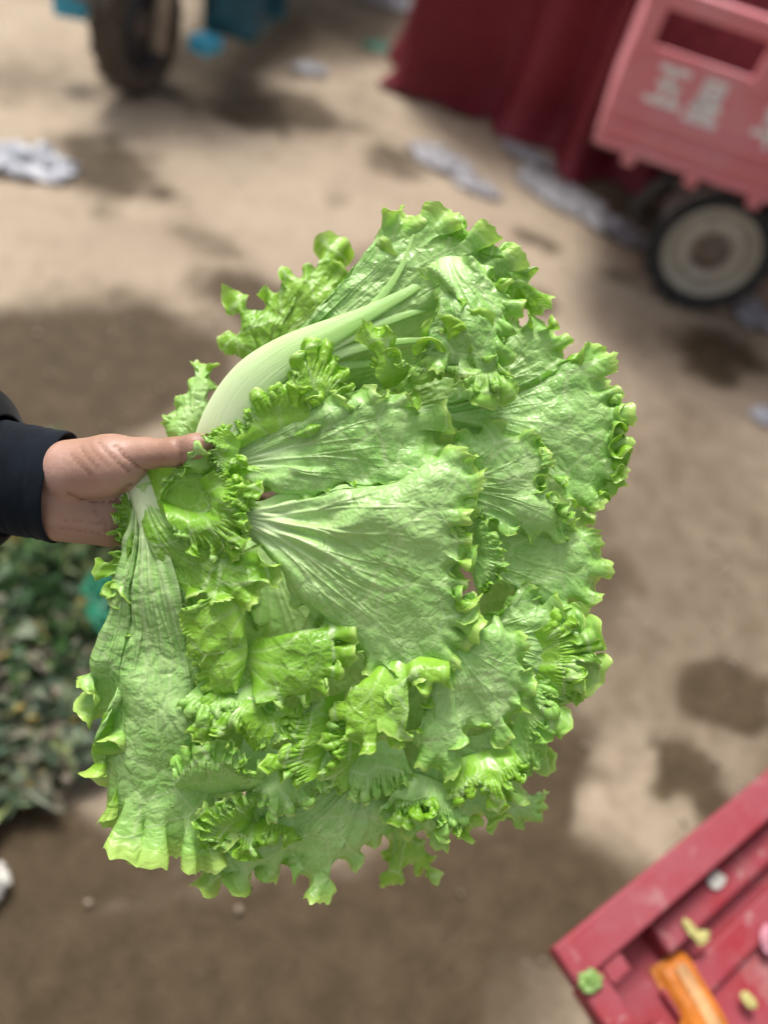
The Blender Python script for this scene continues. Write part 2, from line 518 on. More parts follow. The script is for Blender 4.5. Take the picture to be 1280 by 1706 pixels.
# ------------------------------------------------------------------ lettuce
def catmull(P, n):
    """n samples through control points P, evenly spaced along the chord"""
    P = np.asarray(P, float)
    Q = np.vstack([2 * P[0] - P[1], P, 2 * P[-1] - P[-2]])
    out = []
    for i in range(len(P) - 1):
        p0, p1, p2, p3 = Q[i], Q[i + 1], Q[i + 2], Q[i + 3]
        t = np.linspace(0, 1, 24, endpoint=False)[:, None]
        out.append(0.5 * (2 * p1 + (p2 - p0) * t + (2 * p0 - 5 * p1 + 4 * p2 - p3) * t ** 2 + (3 * p1 - p0 - 3 * p2 + p3) * t ** 3))
    out = np.vstack(out + [P[-1:]])
    L = np.concatenate([[0], np.cumsum(np.linalg.norm(np.diff(out[:, :2], axis=0), axis=1))])
    s = np.linspace(0, L[-1], n)
    return np.stack([np.interp(s, L, out[:, k]) for k in range(out.shape[1])], -1), L[-1]

def cubic_resample(A, n, ax):
    """smooth resampling of a grid along one axis"""
    A = np.moveaxis(A, ax, 0)
    m = A.shape[0]
    x = np.linspace(0, m - 1, n)
    i = np.clip(np.floor(x).astype(int), 0, m - 2)
    t = (x - i).reshape((-1,) + (1,) * (A.ndim - 1))
    g = lambda k: A[np.clip(k, 0, m - 1)]
    p0, p1, p2, p3 = g(i - 1), g(i), g(i + 1), g(i + 2)
    R = 0.5 * (2 * p1 + (p2 - p0) * t + (2 * p0 - 5 * p1 + 4 * p2 - p3) * t ** 2 + (3 * p1 - p0 - 3 * p2 + p3) * t ** 3)
    return np.moveaxis(R, 0, ax)

def grid_normals(P):
    du = np.gradient(P, axis=0); dv = np.gradient(P, axis=1)
    n = np.cross(du, dv)
    return n / (np.linalg.norm(n, axis=-1, keepdims=True) + 1e-12)

def relax(P, G, gu, gv, anchor, iters, bend):
    """a sheet that has grown more at its margin than the guide G buckles into frills"""
    ln = lambda d: np.sqrt((d * d).sum(-1, keepdims=True)) + 1e-9
    gm = 0.5 * (gu[:, :-1] + gu[:, 1:])
    Lu = ln(G[1:] - G[:-1]) * gu[:-1]
    Lv = ln(G[:, 1:] - G[:, :-1]) * gv[:, :-1]
    d1 = ln(G[1:, 1:] - G[:-1, :-1]); d2 = ln(G[1:, :-1] - G[:-1, 1:])
    du_ = 0.5 * (Lu[:, 1:] + Lu[:, :-1]); dv_ = 0.5 * (Lv[1:] + Lv[:-1])
    sc = np.sqrt(du_ ** 2 + dv_ ** 2) / np.sqrt((0.5 * (ln(G[1:] - G[:-1])[:, 1:] + ln(G[1:] - G[:-1])[:, :-1])) ** 2 + (0.5 * (ln(G[:, 1:] - G[:, :-1])[1:] + ln(G[:, 1:] - G[:, :-1])[:-1])) ** 2)
    d1 = d1 * sc; d2 = d2 * sc
    prev = P.copy()
    for it in range(iters):
        vel = (P - prev) * 0.85
        prev = P
        C = np.zeros_like(P)
        d = P[1:] - P[:-1]; l = ln(d); c = d * ((l - Lu) / l) * 0.15; C[:-1] += c; C[1:] -= c
        d = P[:, 1:] - P[:, :-1]; l = ln(d); c = d * ((l - Lv) / l) * 0.15; C[:, :-1] += c; C[:, 1:] -= c
        d = P[1:, 1:] - P[:-1, :-1]; l = ln(d); c = d * ((l - d1) / l) * 0.055; C[:-1, :-1] += c; C[1:, 1:] -= c
        d = P[1:, :-1] - P[:-1, 1:]; l = ln(d); c = d * ((l - d2) / l) * 0.055; C[:-1, 1:] += c; C[1:, :-1] -= c
        # bending stiffness (biharmonic along both directions)
        b = P[2:] - 2 * P[1:-1] + P[:-2]
        C[1:-1] += 0.5 * bend * b * 0.5; C[:-2] -= 0.25 * bend * b * 0.5; C[2:] -= 0.25 * bend * b * 0.5
        b = P[:, 2:] - 2 * P[:, 1:-1] + P[:, :-2]
        C[:, 1:-1] += 0.16 * bend * b; C[:, :-2] -= 0.08 * bend * b; C[:, 2:] -= 0.08 * bend * b
        P = P + vel + C + anchor * (G - P)
    return P

def make_leaf(base, margin, k=None, w=12, frill=1.3, face=1, bulge=0.012, pet=0.5, seed=0, cup=0.0, r0=None, band=0.022, pleat=0.0,
              tint=0.0, soft=1.0, teeth=1.0, res=1.0, nv=7, wave=0.024, bz=0.0, parent=None, name='leaf', tipz=0.0, stalk=0.25, rough=1.25, holes=(), rib=1.0, und=1.0):
    """one lettuce leaf. base (px, py, dz) and margin [(px, py, dz) ...] place it in the bunch; k: control points that bend its veins;
    frill: how much longer the margin has grown than the outline; face: 1 shows its underside, -1 its upper side"""
    rng = np.random.RandomState(seed + 11)
    n0, m0 = 130, 24
    ribbon = isinstance(base, list)
    bl_pts = [(*q, 0.0) if len(q) == 2 else q for q in base] if ribbon else None
    B = np.mean(np.array(bl_pts, float), 0) if ribbon else np.array(base, float)
    if ribbon:
        B[2] = 0.0; stalk = 0.0; nv = 3
    mg = [(*q, 0.0) if len(q) == 2 else q for q in margin]
    _, per = catmull(mg, 10)
    per_m = per * D0 / F
    n0 = int(np.clip(per_m / 0.0034, 50, 210)); n1 = 2 * n0 - 1
    nF = int(np.clip(n0 * 6 * res, 260, 1200)); mF = int(np.clip(46 * res, 26, 52)); m1 = min(38, mF)

    def guide(n, m):
        M, _ = catmull(mg, n)
        M = px2cs(M[:, 0], M[:, 1], M[:, 2] + B[2])
        th = np.linspace(0, 1, n)
        if ribbon:
            K = None
        elif k is None:
            mid_ = M[int(n * 0.5)]
            Bc = px2cs(B[0], B[1], B[2] + bz)
            pd = mid_ - Bc; pdn = pd / np.linalg.norm(pd)
            dist = np.linalg.norm(M - Bc, axis=1, keepdims=True)
            K = Bc + pet * dist * (0.55 * pdn + 0.45 * (M - Bc) / dist)
        else:
            kk, _ = catmull([(*q, 0.0) if len(q) == 2 else q for q in k], n)
            K = px2cs(kk[:, 0], kk[:, 1], kk[:, 2] + B[2])
        if ribbon:
            bl_, _ = catmull(bl_pts, n)
            Bt = px2cs(bl_[:, 0], bl_[:, 1], bl_[:, 2])
            K = 0.5 * (Bt + M)
            K[:, 2] += bulge * 2
            t = np.linspace(0, 1, m)
            r = 1 - (1 - t) ** 1.35
            R = r[None, :, None]
            P = (1 - R) ** 2 * Bt[:, None] + 2 * R * (1 - R) * K[:, None] + R ** 2 * M[:, None]
            P[..., 2] += 0.007 * vnoise(th[:, None] * per_m / 0.034 + 0 * r, r[None, :] * 1.5 + 0 * th[:, None], seed + 81) * (r ** 2)[None, :]
            return P, th, r
        Bc = px2cs(B[0], B[1], B[2] + bz)
        pd = K.mean(0) - Bc
        side = np.array([pd[1], -pd[0], 0.0]); side /= np.linalg.norm(side)
        if np.dot(side, M[-1] - M[0]) < 0: side = -side
        ww = w * D0 / F
        s = (th * 2 - 1)[:, None]
        Bt = Bc + side * s * ww + np.array([0, 0, 1.0]) * (-(s ** 2) * ww * 0.7)
        K = K + side * s * ww * 0.6
        K[:, 2] += bulge * 2
        t = np.linspace(0, 1, m)
        r = 1 - (1 - t) ** 1.35
        R = r[None, :, None]
        P = (1 - R) ** 2 * Bt[:, None] + 2 * R * (1 - R) * K[:, None] + R ** 2 * M[:, None]
        P[..., 2] += cup * (s ** 2) * np.sin(np.pi * np.clip(r, 0, 1))[None, :]
        P[..., 2] += tipz * (r ** 3)[None, :]
        P[..., 2] += 0.013 * fbm(th[:, None] * per_m / 0.060 + 0 * r, r[None, :] * 1.5 + 0 * th[:, None], seed + 81, 2) * (r ** 3)[None, :]
        return P, th, r

    def coords(th, r):
        A = th[:, None] * per_m + 0 * r[None, :]
        return A, (0 * th[:, None] + r[None, :]) * 0.12

    G, th, r = guide(n0, m0)
    rad_m = np.median(np.linalg.norm(G[:, -1] - G[:, 0], axis=-1))
    r0 = float(np.clip(1 - 0.95 * band / rad_m, 0.12, 0.88))
    A, Rr = coords(th, r)
    patch = np.clip(1 + 1.1 * vnoise(A / 0.045, Rr * 0 + 0.5, seed + 3) + 0.5 * vnoise(A / 0.021, Rr * 0 + 0.5, seed + 4), 0.05, 2.4)
    f1 = 1.15 * frill * sstep(r0, 1.0, r) ** 1.7
    tap = sstep(0.0, 0.07, th) * sstep(0.0, 0.07, 1 - th)
    gu = 1 + (f1[None, :, None] * (0.35 + 0.65 * tap)[:, None, None]) * patch[..., None]
    gv = 1 + 0.12 * np.ones_like(gu) * sstep(0.5, 1, r)[None, :, None] * min(frill, 1.5)
    an = (0.16 * (1 - sstep(r0 * 0.8, 0.97, r)) ** 1.6 + 0.0035)[None, :, None] * np.ones((n0, 1, 1))
    N = grid_normals(G)
    sgn = np.sign(np.median(N[..., 2])) or 1.0
    N = N * sgn
    amp = 0.012 * sstep(r0 * 0.8, 1.0, r)[None, :] * soft
    P = G + N * (amp * fbm(A / (1.5 * wave), Rr / 0.03, seed + 1, 3, 0.4) * 1.6)[..., None]
    low = (0.006 * und * fbm(G[..., 0] / 0.055, G[..., 1] / 0.055, seed + 61, 2) * sstep(0.1, 0.5, r)[None, :] * soft)[..., None] * N
    G = G + low; P = P + low
    P = relax(P, G, gu, gv, an, 170, 0.07)
    # second level: finer frills close to the margin
    P = cubic_resample(cubic_resample(P, n1, 0), m1, 1)
    G, th, r = guide(n1, m1)
    A, Rr = coords(th, r)
    tap = sstep(0.0, 0.07, th) * sstep(0.0, 0.07, 1 - th)
    patch = np.clip(1 + 1.1 * vnoise(A / 0.045, Rr * 0 + 0.5, seed + 3) + 0.5 * vnoise(A / 0.021, Rr * 0 + 0.5, seed + 4), 0.05, 2.4)
    f2 = 1.15 * frill * sstep(r0, 1.0, r) ** 1.7 + 0.32 * frill * sstep(1 - 0.45 * (1 - r0), 1.0, r) ** 1.3
    gu = 1 + (f2[None, :, None] * (0.35 + 0.65 * tap)[:, None, None]) * patch[..., None]
    gv = 1 + 0.10 * np.ones_like(gu) * sstep(0.5, 1, r)[None, :, None]
    N = grid_normals(P)
    Nl = grid_normals(G) * sgn
    G = G + (0.006 * und * fbm(G[..., 0] / 0.055, G[..., 1] / 0.055, seed + 61, 2) * sstep(0.1, 0.5, r)[None, :] * soft)[..., None] * Nl
    P = P + N * (0.0022 * sstep(1 - 0.6 * (1 - r0), 1.0, r)[None, :] * fbm(A / 0.011, Rr / 0.012, seed + 21, 2))[..., None]
    an = (0.10 * (1 - sstep(r0 * 0.85, 0.95, r)) ** 1.6 + 0.0018)[None, :, None] * np.ones((n1, 1, 1))
    P = relax(P, G, gu, gv, an, 90, 0.06)
    # final resolution, teeth, veins, blisters
    P = cubic_resample(cubic_resample(P, nF, 0), mF, 1)
    G, th, r = guide(nF, mF)
    A, Rr = coords(th, r)
    e = P[:, -1] - P[:, -4]
    e = e / (np.linalg.norm(e, axis=1, keepdims=True) + 1e-9)
    q = A[:, 0] / 0.0042 + 0.9 * vnoise(A[:, 0] / 0.010, A[:, 0] * 0 + .5, seed + 5)
    saw = np.abs((q % 1.0) - 0.5) * 2
    cell = np.floor(q + 0.5)
    tooth = (saw ** 1.5) * (0.15 + 1.3 * np.abs(vnoise(cell * 1.7 + .3, q * 0 + .5, seed + 9)))
    tooth = tooth + 0.45 * vnoise(A[:, 0] / 0.018, A[:, 0] * 0 + .5, seed + 8)
    ext = 0.0052 * teeth * (tooth - 0.3) * tap_full(th)
    P = P + e[:, None] * ext[:, None, None] * (sstep(1 - 0.45 * (1 - r0), 1.0, r) ** 1.3)[None, :, None]
    Nf = grid_normals(P)
    fr = 0.0009 * vnoise(A / 0.0028, Rr / 0.010, seed + 71) + 0.0005 * vnoise(A / 0.0014, Rr / 0.006, seed + 72)
    P = P + Nf * (fr * (sstep(1 - 0.6 * (1 - r0), 1.0, r) ** 1.5)[None, :] * min(1.3, 0.5 + 0.5 * frill))[..., None]
    # veins: primaries fan out of the petiole and fork
    vein = np.zeros((nF, mF)); wid = np.maximum(np.linalg.norm(np.gradient(G, axis=0), axis=-1) * (nF - 1), 1e-4)
    curves = []
    mids = np.linspace(0.12, 0.88, nv) + rng.uniform(-.03, .03, nv)
    for i, tm in enumerate(mids):
        t0 = 0.5 + (tm - 0.5) * 0.45
        x = t0 + (tm - t0) * sstep(0.0, 0.9, r) ** 0.8 + 0.05 * r * vnoise(r * 5 + i * 9, r * 0 + i, seed + 31)
        wv = (0.0024 if i == nv // 2 else 0.0016) * (1 - 0.75 * r)
        curves.append((x, wv, 0.0, 1.0))
        for sg in (-1, 1):
            for rs in (0.28, 0.48, 0.66):
                rs = rs + rng.uniform(-.06, .06)
                g = sstep(rs, 1.25, r) ** 0.75
                xx = x + sg * g * (0.9 / nv) * rng.uniform(0.6, 1.7)
                curves.append((xx, 0.0011 * (1 - 0.6 * r), rs, 0.75))
    for (x, wv, rs, st) in curves:
        d = np.abs(th[:, None] - x[None, :]) * wid
        vein = np.maximum(vein, st * np.exp(-(d / np.maximum(wv * (0.5 + 0.5 * rib), 0.0004)[None, :]) ** 2) * sstep(rs - 0.02, rs + 0.03, r)[None, :] * (1 - 0.85 * sstep(0.40, 0.85, r))[None, :])
    N = grid_normals(P) * sgn
    X, Y = G[..., 0], G[..., 1]
    ci = (0.0003 if ribbon else 0.0009 * rib) * vein * face
    bl = 0.0024 * fbm(X / 0.030, Y / 0.030, seed + 41, 2) + 0.0007 * vnoise(X / 0.0085, Y / 0.0085, seed + 45) + (0.0 if ribbon else 0.0006) * vnoise(th[:, None] * 18 + 0 * r[None, :], r[None, :] * 5 + 0 * th[:, None], seed + 47)
    bl = rough * bl * sstep(0.18, 0.55, r)[None, :] * (1 - 0.5 * sstep(0.85, 1, r))[None, :]
    pl = pleat * np.sin(th[:, None] * (nv - 1) * 2 * np.pi + 3.2 * vnoise(th[:, None] * 5 + 0 * r, 3 * r[None, :] + 0 * th[:, None], seed + 51)) * (sstep(0.04, 0.25, r) * (1 - sstep(0.4, 0.85, r)))[None, :]
    P = P + N * (ci + bl + pl)[..., None]
    W = cs2w(P).reshape(-1, 3)
    fc = grid_faces(nF, mF)
    if sgn * face < 0: fc = fc[:, ::-1]
    for (hx, hy, hr) in holes:                             # slug holes: drop the quads inside
        hc = px2cs(hx, hy, B[2])
        dd_ = np.hypot(G[..., 0] - hc[0], G[..., 1] - hc[1]).ravel() * F / D0 + 1.6 * vnoise(G[..., 0].ravel() * 700, G[..., 1].ravel() * 700, 3)
        fc = fc[~(dd_[fc] < hr).all(1)]
    org = np.array(parent.location)
    me = np_mesh(name, W - org, fc)
    ang = rng.uniform(0, 6.28)
    off = rng.uniform(0, 3, 2)
    LC = np.stack([X * math.cos(ang) - Y * math.sin(ang) + off[0], X * math.sin(ang) + Y * math.cos(ang) + off[1], 0 * X], -1)
    fattr(me, 'leafco', LC.reshape(-1, 3), 'FLOAT_VECTOR')
    fattr(me, 'rad', np.broadcast_to(r[None, :], (nF, mF)).ravel())
    fattr(me, 'margin', np.broadcast_to(sstep(1 - 1.1 * (1 - r0), 1.0, r)[None, :], (nF, mF)).ravel())
    fattr(me, 'vein', vein.ravel() * (0.4 + 0.6 * stalk))
    fattr(me, 'stalk', np.full(nF * mF, stalk))
    fattr(me, 'rim', np.broadcast_to(sstep(0.955, 0.99, r)[None, :], (nF, mF)).ravel())
    fattr(me, 'tint', np.full(nF * mF, tint))
    return link_mesh(name, me, M_LEAF, parent)

def tap_full(th):
    return sstep(0.0, 0.03, th) * sstep(0.0, 0.03, 1 - th)

stem_w = cs2w(px2cs(248, 800, -0.03))
lettuce = empty('lettuce', stem_w)
tag(lettuce, 'large loose head of frilly pale green lettuce held out in a hand', 'lettuce')

L = []
def leaf(*a, **kw):
    kw.setdefault('seed', 100 + 7 * len(L))
    o = make_leaf(*a, parent=lettuce, **kw)
    L.append(o)
    return o

# --- back layer
leaf((440, 625, -0.075), [(408, 600), (373, 571), (398, 540), (384, 496), (425, 505), (459, 474), (487, 450), (530, 436), (552, 402), (578, 410), (573, 447), (590, 474), (620, 476), (600, 530)],
     face=-1, frill=0.9, w=8, bulge=0.012, tint=0.3, nv=5)
leaf((338, 750, -0.06), [(300, 740), (284, 712), (290, 674), (308, 640), (325, 600), (352, 604), (356, 632), (346, 674), (345, 710)],
     face=1, frill=0.7, w=8, nv=3)
leaf((668, 1340, -0.09), [(630, 1394), (638, 1440), (634, 1478), (664, 1478), (684, 1452), (720, 1460), (724, 1440), (706, 1400)], face=-1, frill=0.6, w=9, nv=3, tint=0.2)
leaf((820, 1315, -0.08), [(842, 1350), (862, 1374), (884, 1366), (903, 1358), (908, 1318), (885, 1322), (862, 1312)], face=1, frill=0.5, w=8, nv=3)
leaf((430, 880, -0.10), [(380, 950), (370, 1060), (380, 1180), (420, 1290), (520, 1340), (620, 1330), (700, 1260), (720, 1150), (700, 1040), (640, 950)], face=1, frill=1.3, w=26, tint=0.0)
leaf((560, 700, -0.09), [(520, 640), (560, 585), (640, 570), (740, 580), (820, 610), (860, 660), (850, 740), (780, 770), (660, 770)], face=1, frill=1.3, w=20)
leaf((700, 1020, -0.09), [(640, 1130), (630, 1230), (680, 1330), (770, 1370), (860, 1320), (900, 1230), (950, 1150), (960, 1070), (880, 1000)], face=1, frill=1.3, w=26)
leaf((700, 800, -0.09), [(780, 700), (880, 700), (960, 760), (985, 850), (985, 960), (960, 1060), (900, 1090), (800, 1040)], face=1, frill=1.3, w=26)
leaf((300, 850, -0.065), [(225, 900), (215, 1010), (225, 1120), (235, 1250), (290, 1330), (380, 1350), (440, 1260), (450, 1120), (430, 1000), (400, 920)], face=1, frill=1.3, w=20)

# --- tall leaf with the broad white midrib at the top
TOPL = leaf((352, 742, -0.012), [(652, 462, -.01), (652, 420, 0), (640, 392), (668, 356, .0), (700, 372), (728, 362), (766, 374), (806, 390), (836, 412), (866, 430), (868, 470, -.01), (880, 500, -.02), (850, 540, -.03),
                          (800, 560, -.03), (760, 600, -.03), (710, 640, -.025), (640, 650, -.02), (560, 660, -.015), (480, 690, -.01)],
     k=[(478, 602, .006), (488, 594, .012), (496, 590, .012), (496, 602, .008), (490, 630, .0), (462, 664, .0)], w=36, face=1, frill=0.95, bulge=0.006, nv=11, pleat=0.0024, wave=0.03, stalk=1.0, rib=2.2)
leaf((742, 428, 0.006), [(700, 452, .012), (738, 480, .012), (772, 520, .012), (770, 552, .01), (716, 572, .012), (700, 612, .012), (740, 628, .014), (790, 636, .012), (812, 664, .012), (842, 656, .010), (846, 618, .008), (850, 570, .0), (862, 505, -.006), (836, 470, -.006), (800, 432, -.006)],
     face=1, frill=0.85, w=26, bulge=0.012, nv=5, tint=0.1)
leaf((770, 420, -0.02), [(720, 395, .0), (750, 372, .0), (800, 392), (846, 412), (872, 445), (898, 478, -.01), (898, 508, -.01), (860, 520, -.01), (820, 490)], face=-1, frill=1.0, w=16, nv=4)

# --- right upper leaves
leaf((790, 660, -0.028), [(800, 590), (850, 540), (885, 528), (925, 540), (950, 580), (958, 620), (940, 660), (880, 680)], face=1, frill=0.8, w=18, nv=5, wave=0.028)
leaf((690, 694, -0.016), [(760, 650, -.03), (850, 660, -.03), (920, 650, -.01), (955, 612, .0), (985, 580, 0), (1016, 592), (1020, 640), (1046, 676), (1044, 735), (1036, 790), (1016, 828), (990, 850), (958, 836), (925, 780), (880, 752), (800, 730)],
     k=[(770, 676), (810, 690), (840, 694, .008), (850, 700, .008), (840, 710), (800, 712)], face=1, frill=0.8, w=16, bulge=0.006, nv=7, pleat=0.0012)
# --- right middle
leaf((716, 905, -0.022), [(820, 850), (880, 872), (940, 872), (990, 888), (1010, 930), (1008, 978), (974, 1008), (923, 1013), (880, 995), (830, 960)], face=1, frill=0.7, w=24, nv=5)
leaf((726, 806, -0.004), [(756, 740), (790, 716), (832, 708), (870, 720), (905, 738), (915, 775), (915, 820), (945, 850), (968, 878), (940, 900), (880, 892), (820, 876)], face=1, frill=0.75, w=26, nv=5)
# --- lower right
leaf((770, 1060, -0.016), [(840, 1000), (872, 972), (905, 985), (950, 1010), (985, 1042), (993, 1076), (988, 1120), (968, 1152), (925, 1165), (880, 1150), (840, 1110)], face=1, frill=1.5, w=20, nv=5)
leaf((742, 1040, 0.0), [(705, 1110, .0), (712, 1180, .004), (686, 1232, .004), (706, 1280, .004), (750, 1286), (772, 1240), (804, 1224), (836, 1240), (862, 1204), (890, 1150), (880, 1100), (868, 1060), (830, 1040)],
     face=1, frill=0.8, w=24, bulge=0.010, nv=5)
leaf([(880, 1060, -.012), (890, 1110, -.008), (890, 1150, -.010)], [(930, 1020, -.004), (975, 1050, -.002), (992, 1090, -.002), (968, 1120, .0), (972, 1160, -.004), (930, 1178, -.006)], face=-1, frill=1.77, band=0.049, bulge=0.006, tint=0.15)
leaf([(870, 1130, -.014), (866, 1180, -.012), (850, 1230, -.012)], [(930, 1130, -.004), (918, 1170, -.002), (936, 1200, -.004), (905, 1230, -.004), (900, 1262, -.006), (860, 1290, -.008)], face=1, frill=1.55, band=0.043, bulge=0.006, tint=0.1)
leaf((720, 1215, -0.024), [(640, 1290), (625, 1340), (660, 1378), (722, 1412), (770, 1406), (800, 1384), (836, 1362), (866, 1320), (880, 1285), (912, 1262), (900, 1220), (850, 1200)],
     face=1, frill=1.25, w=26, nv=6)
leaf([(740, 1270, -.012), (790, 1256, -.008), (850, 1240, -.012)], [(736, 1320, .0), (760, 1350, .004), (800, 1320, .006), (830, 1346, .004), (858, 1310, .002), (880, 1280, -.002)], face=-1, frill=1.33, band=0.046, bulge=0.010, tint=0.15)
leaf([(660, 1290, -.016), (700, 1290, -.012), (750, 1310, -.014)], [(640, 1356, -.006), (676, 1380, -.002), (716, 1366, .002), (740, 1396, .0), (780, 1376, -.004)], face=1, frill=1.50, band=0.046, bulge=0.008)
# --- bottom
leaf((640, 1250, -0.03), [(500, 1310), (430, 1350), (370, 1400), (330, 1440), (340, 1468), (385, 1474), (440, 1466), (480, 1458), (500, 1484), (540, 1492), (560, 1460), (592, 1452), (612, 1420), (640, 1400), (660, 1340)],
     face=1, rough=1.7, rib=1.6, frill=1.1, w=22, nv=7)
# --- left big leaf
LEFT_LEAF = leaf((234, 796, 0.004), [(228, 930, -.004), (214, 968, -.004), (222, 1010, -.006), (222, 1050, -.006), (206, 1086, -.004), (176, 1118), (134, 1178, .002), (150, 1226), (172, 1262), (160, 1310), (180, 1366), (196, 1404), (232, 1430, .0), (290, 1434, .0), (340, 1450, .0), (372, 1420, -.004), (376, 1350, -.008), (360, 1270, -.008), (352, 1200, -.008), (346, 1130, -.008), (350, 1070, -.008)],
     k=[(234, 870, .0), (252, 950), (272, 1000, .006), (288, 1010, .006), (300, 1000, .002), (300, 960)], w=24, face=1, frill=1.1, band=0.022, bulge=0.002, nv=7, pleat=0.0022, stalk=1.0, rough=1.1, rib=2.4, und=2.0, holes=[(184, 1128, 5), (222, 1156, 5), (258, 1160, 3.5), (168, 1226, 5)])
leaf((236, 806, 0.012), [(290, 1010, .0), (330, 1000, .004), (380, 1008, .008), (420, 1008, .01), (440, 985, .01), (466, 966, .01), (462, 938, .008), (430, 925, 0), (390, 930, -.006), (345, 930, -.01), (310, 890, -.012)],
     k=[(256, 900, .002), (270, 920, .002), (285, 930, -.002), (285, 920, -.006), (275, 890, -.01)], w=20, face=-1, frill=0.6, bulge=0.0, nv=5)
# curled bits under the hand
leaf([(232, 822, -.002), (236, 870, .0), (232, 930, .0), (226, 1000, -.002)], [(205, 822, -.004), (190, 846, 0), (184, 880, .002), (198, 915, 0), (180, 948, -.002), (196, 985, .0), (212, 1012, .0)], face=-1, frill=1.27, band=0.029, tint=0.3, bulge=0.002)
# --- centre
leaf((392, 772, 0.006), [(372, 712), (400, 690), (425, 660), (470, 648), (520, 664), (560, 672), (604, 674), (640, 660), (690, 662), (742, 690), (758, 740), (750, 784, .004), (716, 812, .010), (660, 826, .014), (600, 828, .014), (540, 838, .012), (470, 842, .008)],
     face=1, frill=1.2, w=26, bulge=0.012, nv=5, stalk=0.8, und=1.5, rough=1.9, pleat=0.001)
leaf((404, 862, 0.012), [(520, 800, -.026), (610, 780, -.024), (690, 780, -.014), (738, 790, .0), (756, 764, .006), (790, 760, .008), (802, 800, .008), (774, 860, .010), (784, 920, .012), (778, 980, .012), (806, 1030, .008), (776, 1090, .006), (726, 1132, .004), (650, 1130, .0), (606, 1112, -.004), (560, 1050, -.012), (490, 1000, -.018)],
     k=[(500, 832, .0), (530, 838, .008), (560, 856, .014), (566, 890, .016), (548, 924, .014), (506, 936, .006), (474, 922, 0)], face=1, frill=1.2, band=0.018, w=24, bulge=0.004, nv=6, pleat=0.0022, stalk=0.8, rib=1.8, und=1.4)
# frilled margins over the top edge of the centre leaves
leaf([(470, 690, .014), (520, 690, .016), (560, 690, .014)], [(496, 650, .014), (498, 606, .016), (508, 578, .012), (540, 574, .012), (566, 604, .014), (580, 634, .012), (574, 668, .010)], face=-1, frill=0.98, band=0.051, tint=0.3, bulge=0.008)
leaf([(392, 752, .012), (440, 726, .016), (500, 712, .016), (560, 706, .012)], [(372, 716, .016), (402, 692, .018), (424, 662, .018), (454, 650, .018), (480, 634, .018), (510, 646, .02), (548, 672, .016), (580, 690, .012)], face=-1, frill=1.20, band=0.032, tint=0.25, bulge=0.006)
leaf([(640, 650, .0), (690, 632, .004), (740, 628, .006), (800, 640, .004)], [(612, 600, .012), (608, 550, .014), (640, 548, .012), (664, 590, .014), (696, 604, .012), (716, 566, .014), (756, 536, .014), (800, 536, .012), (806, 580, .016), (844, 622, .012), (826, 664, .008)],
     face=-1, frill=1.3, band=0.03, tint=0.4, bulge=0.010)
leaf([(700, 600, .006), (760, 610, .006), (830, 600, .004)], [(664, 648, .014), (712, 624, .016), (764, 628, .018), (800, 668, .018), (826, 664, .016), (852, 654, .012)], face=1, frill=0.80, band=0.032, tint=0.35, bulge=0.008)
leaf([(700, 830, -.006), (710, 880, -.004), (720, 940, -.004), (720, 1010, -.006), (715, 1060, -.008)], [(756, 808, .012), (786, 838, .014), (772, 880, .016), (790, 925, .016), (770, 960, .016), (792, 1010, .016), (768, 1070, .012)], face=1, frill=1.20, band=0.032, bulge=0.003, tint=0.05)
leaf([(770, 850, -.004), (785, 910, -.002), (790, 970, -.004)], [(798, 830, .004), (812, 870, .006), (836, 920, .006), (834, 965, .006), (806, 992, .004)], face=1, frill=1.15, band=0.032, bulge=0.004)
leaf([(850, 745, -.03), (868, 790, -.03), (890, 850, -.03)], [(906, 735, .006), (912, 775, .008), (910, 822, .008), (940, 840, .004), (960, 880, .002)], face=1, frill=1.11, band=0.029, bulge=0.004, tint=0.1)
leaf([(960, 650, -.05), (965, 730, -.05), (960, 800, -.05)], [(1036, 650, -.006), (1046, 690, -.004), (1030, 730, -.002), (1042, 770, -.004), (1018, 822, -.006), (985, 850, -.01)], face=1, frill=1.42, band=0.038, bulge=0.004, tint=0.15)
# --- frills by the thumb
leaf([(240, 784, .004), (252, 830, .008), (268, 880, .006), (290, 930, .004)], [(330, 772, .012), (400, 780, .012), (424, 830, .012), (410, 890, .012), (380, 940, .010), (330, 950, .008)], face=-1, frill=0.66, band=0.03, tint=0.35, bulge=0.010)
leaf([(268, 836, .014), (290, 800, .016), (340, 790, .018), (390, 800, .016)], [(276, 800, .02), (310, 776, .024), (338, 760, .026), (342, 730, .026), (376, 710, .024), (384, 750, .024), (420, 770, .022), (440, 782, .02)], face=-1, frill=0.84, band=0.038, tint=0.15, bulge=0.008)
leaf([(270, 830, .014), (310, 850, .018), (350, 850, .018), (390, 830, .018)], [(300, 900, .02), (330, 930, .024), (380, 936, .024), (410, 905, .026), (408, 860, .026), (432, 815, .024), (410, 790, .022)], face=-1, frill=0.84, band=0.043, tint=0.12, bulge=0.010)
leaf([(330, 800, .022), (350, 830, .026), (352, 870, .026)], [(370, 780, .030), (408, 800, .032), (398, 842, .032), (412, 880, .030), (380, 920, .028)], face=-1, frill=1.02, band=0.032, tint=0.1, bulge=0.006)
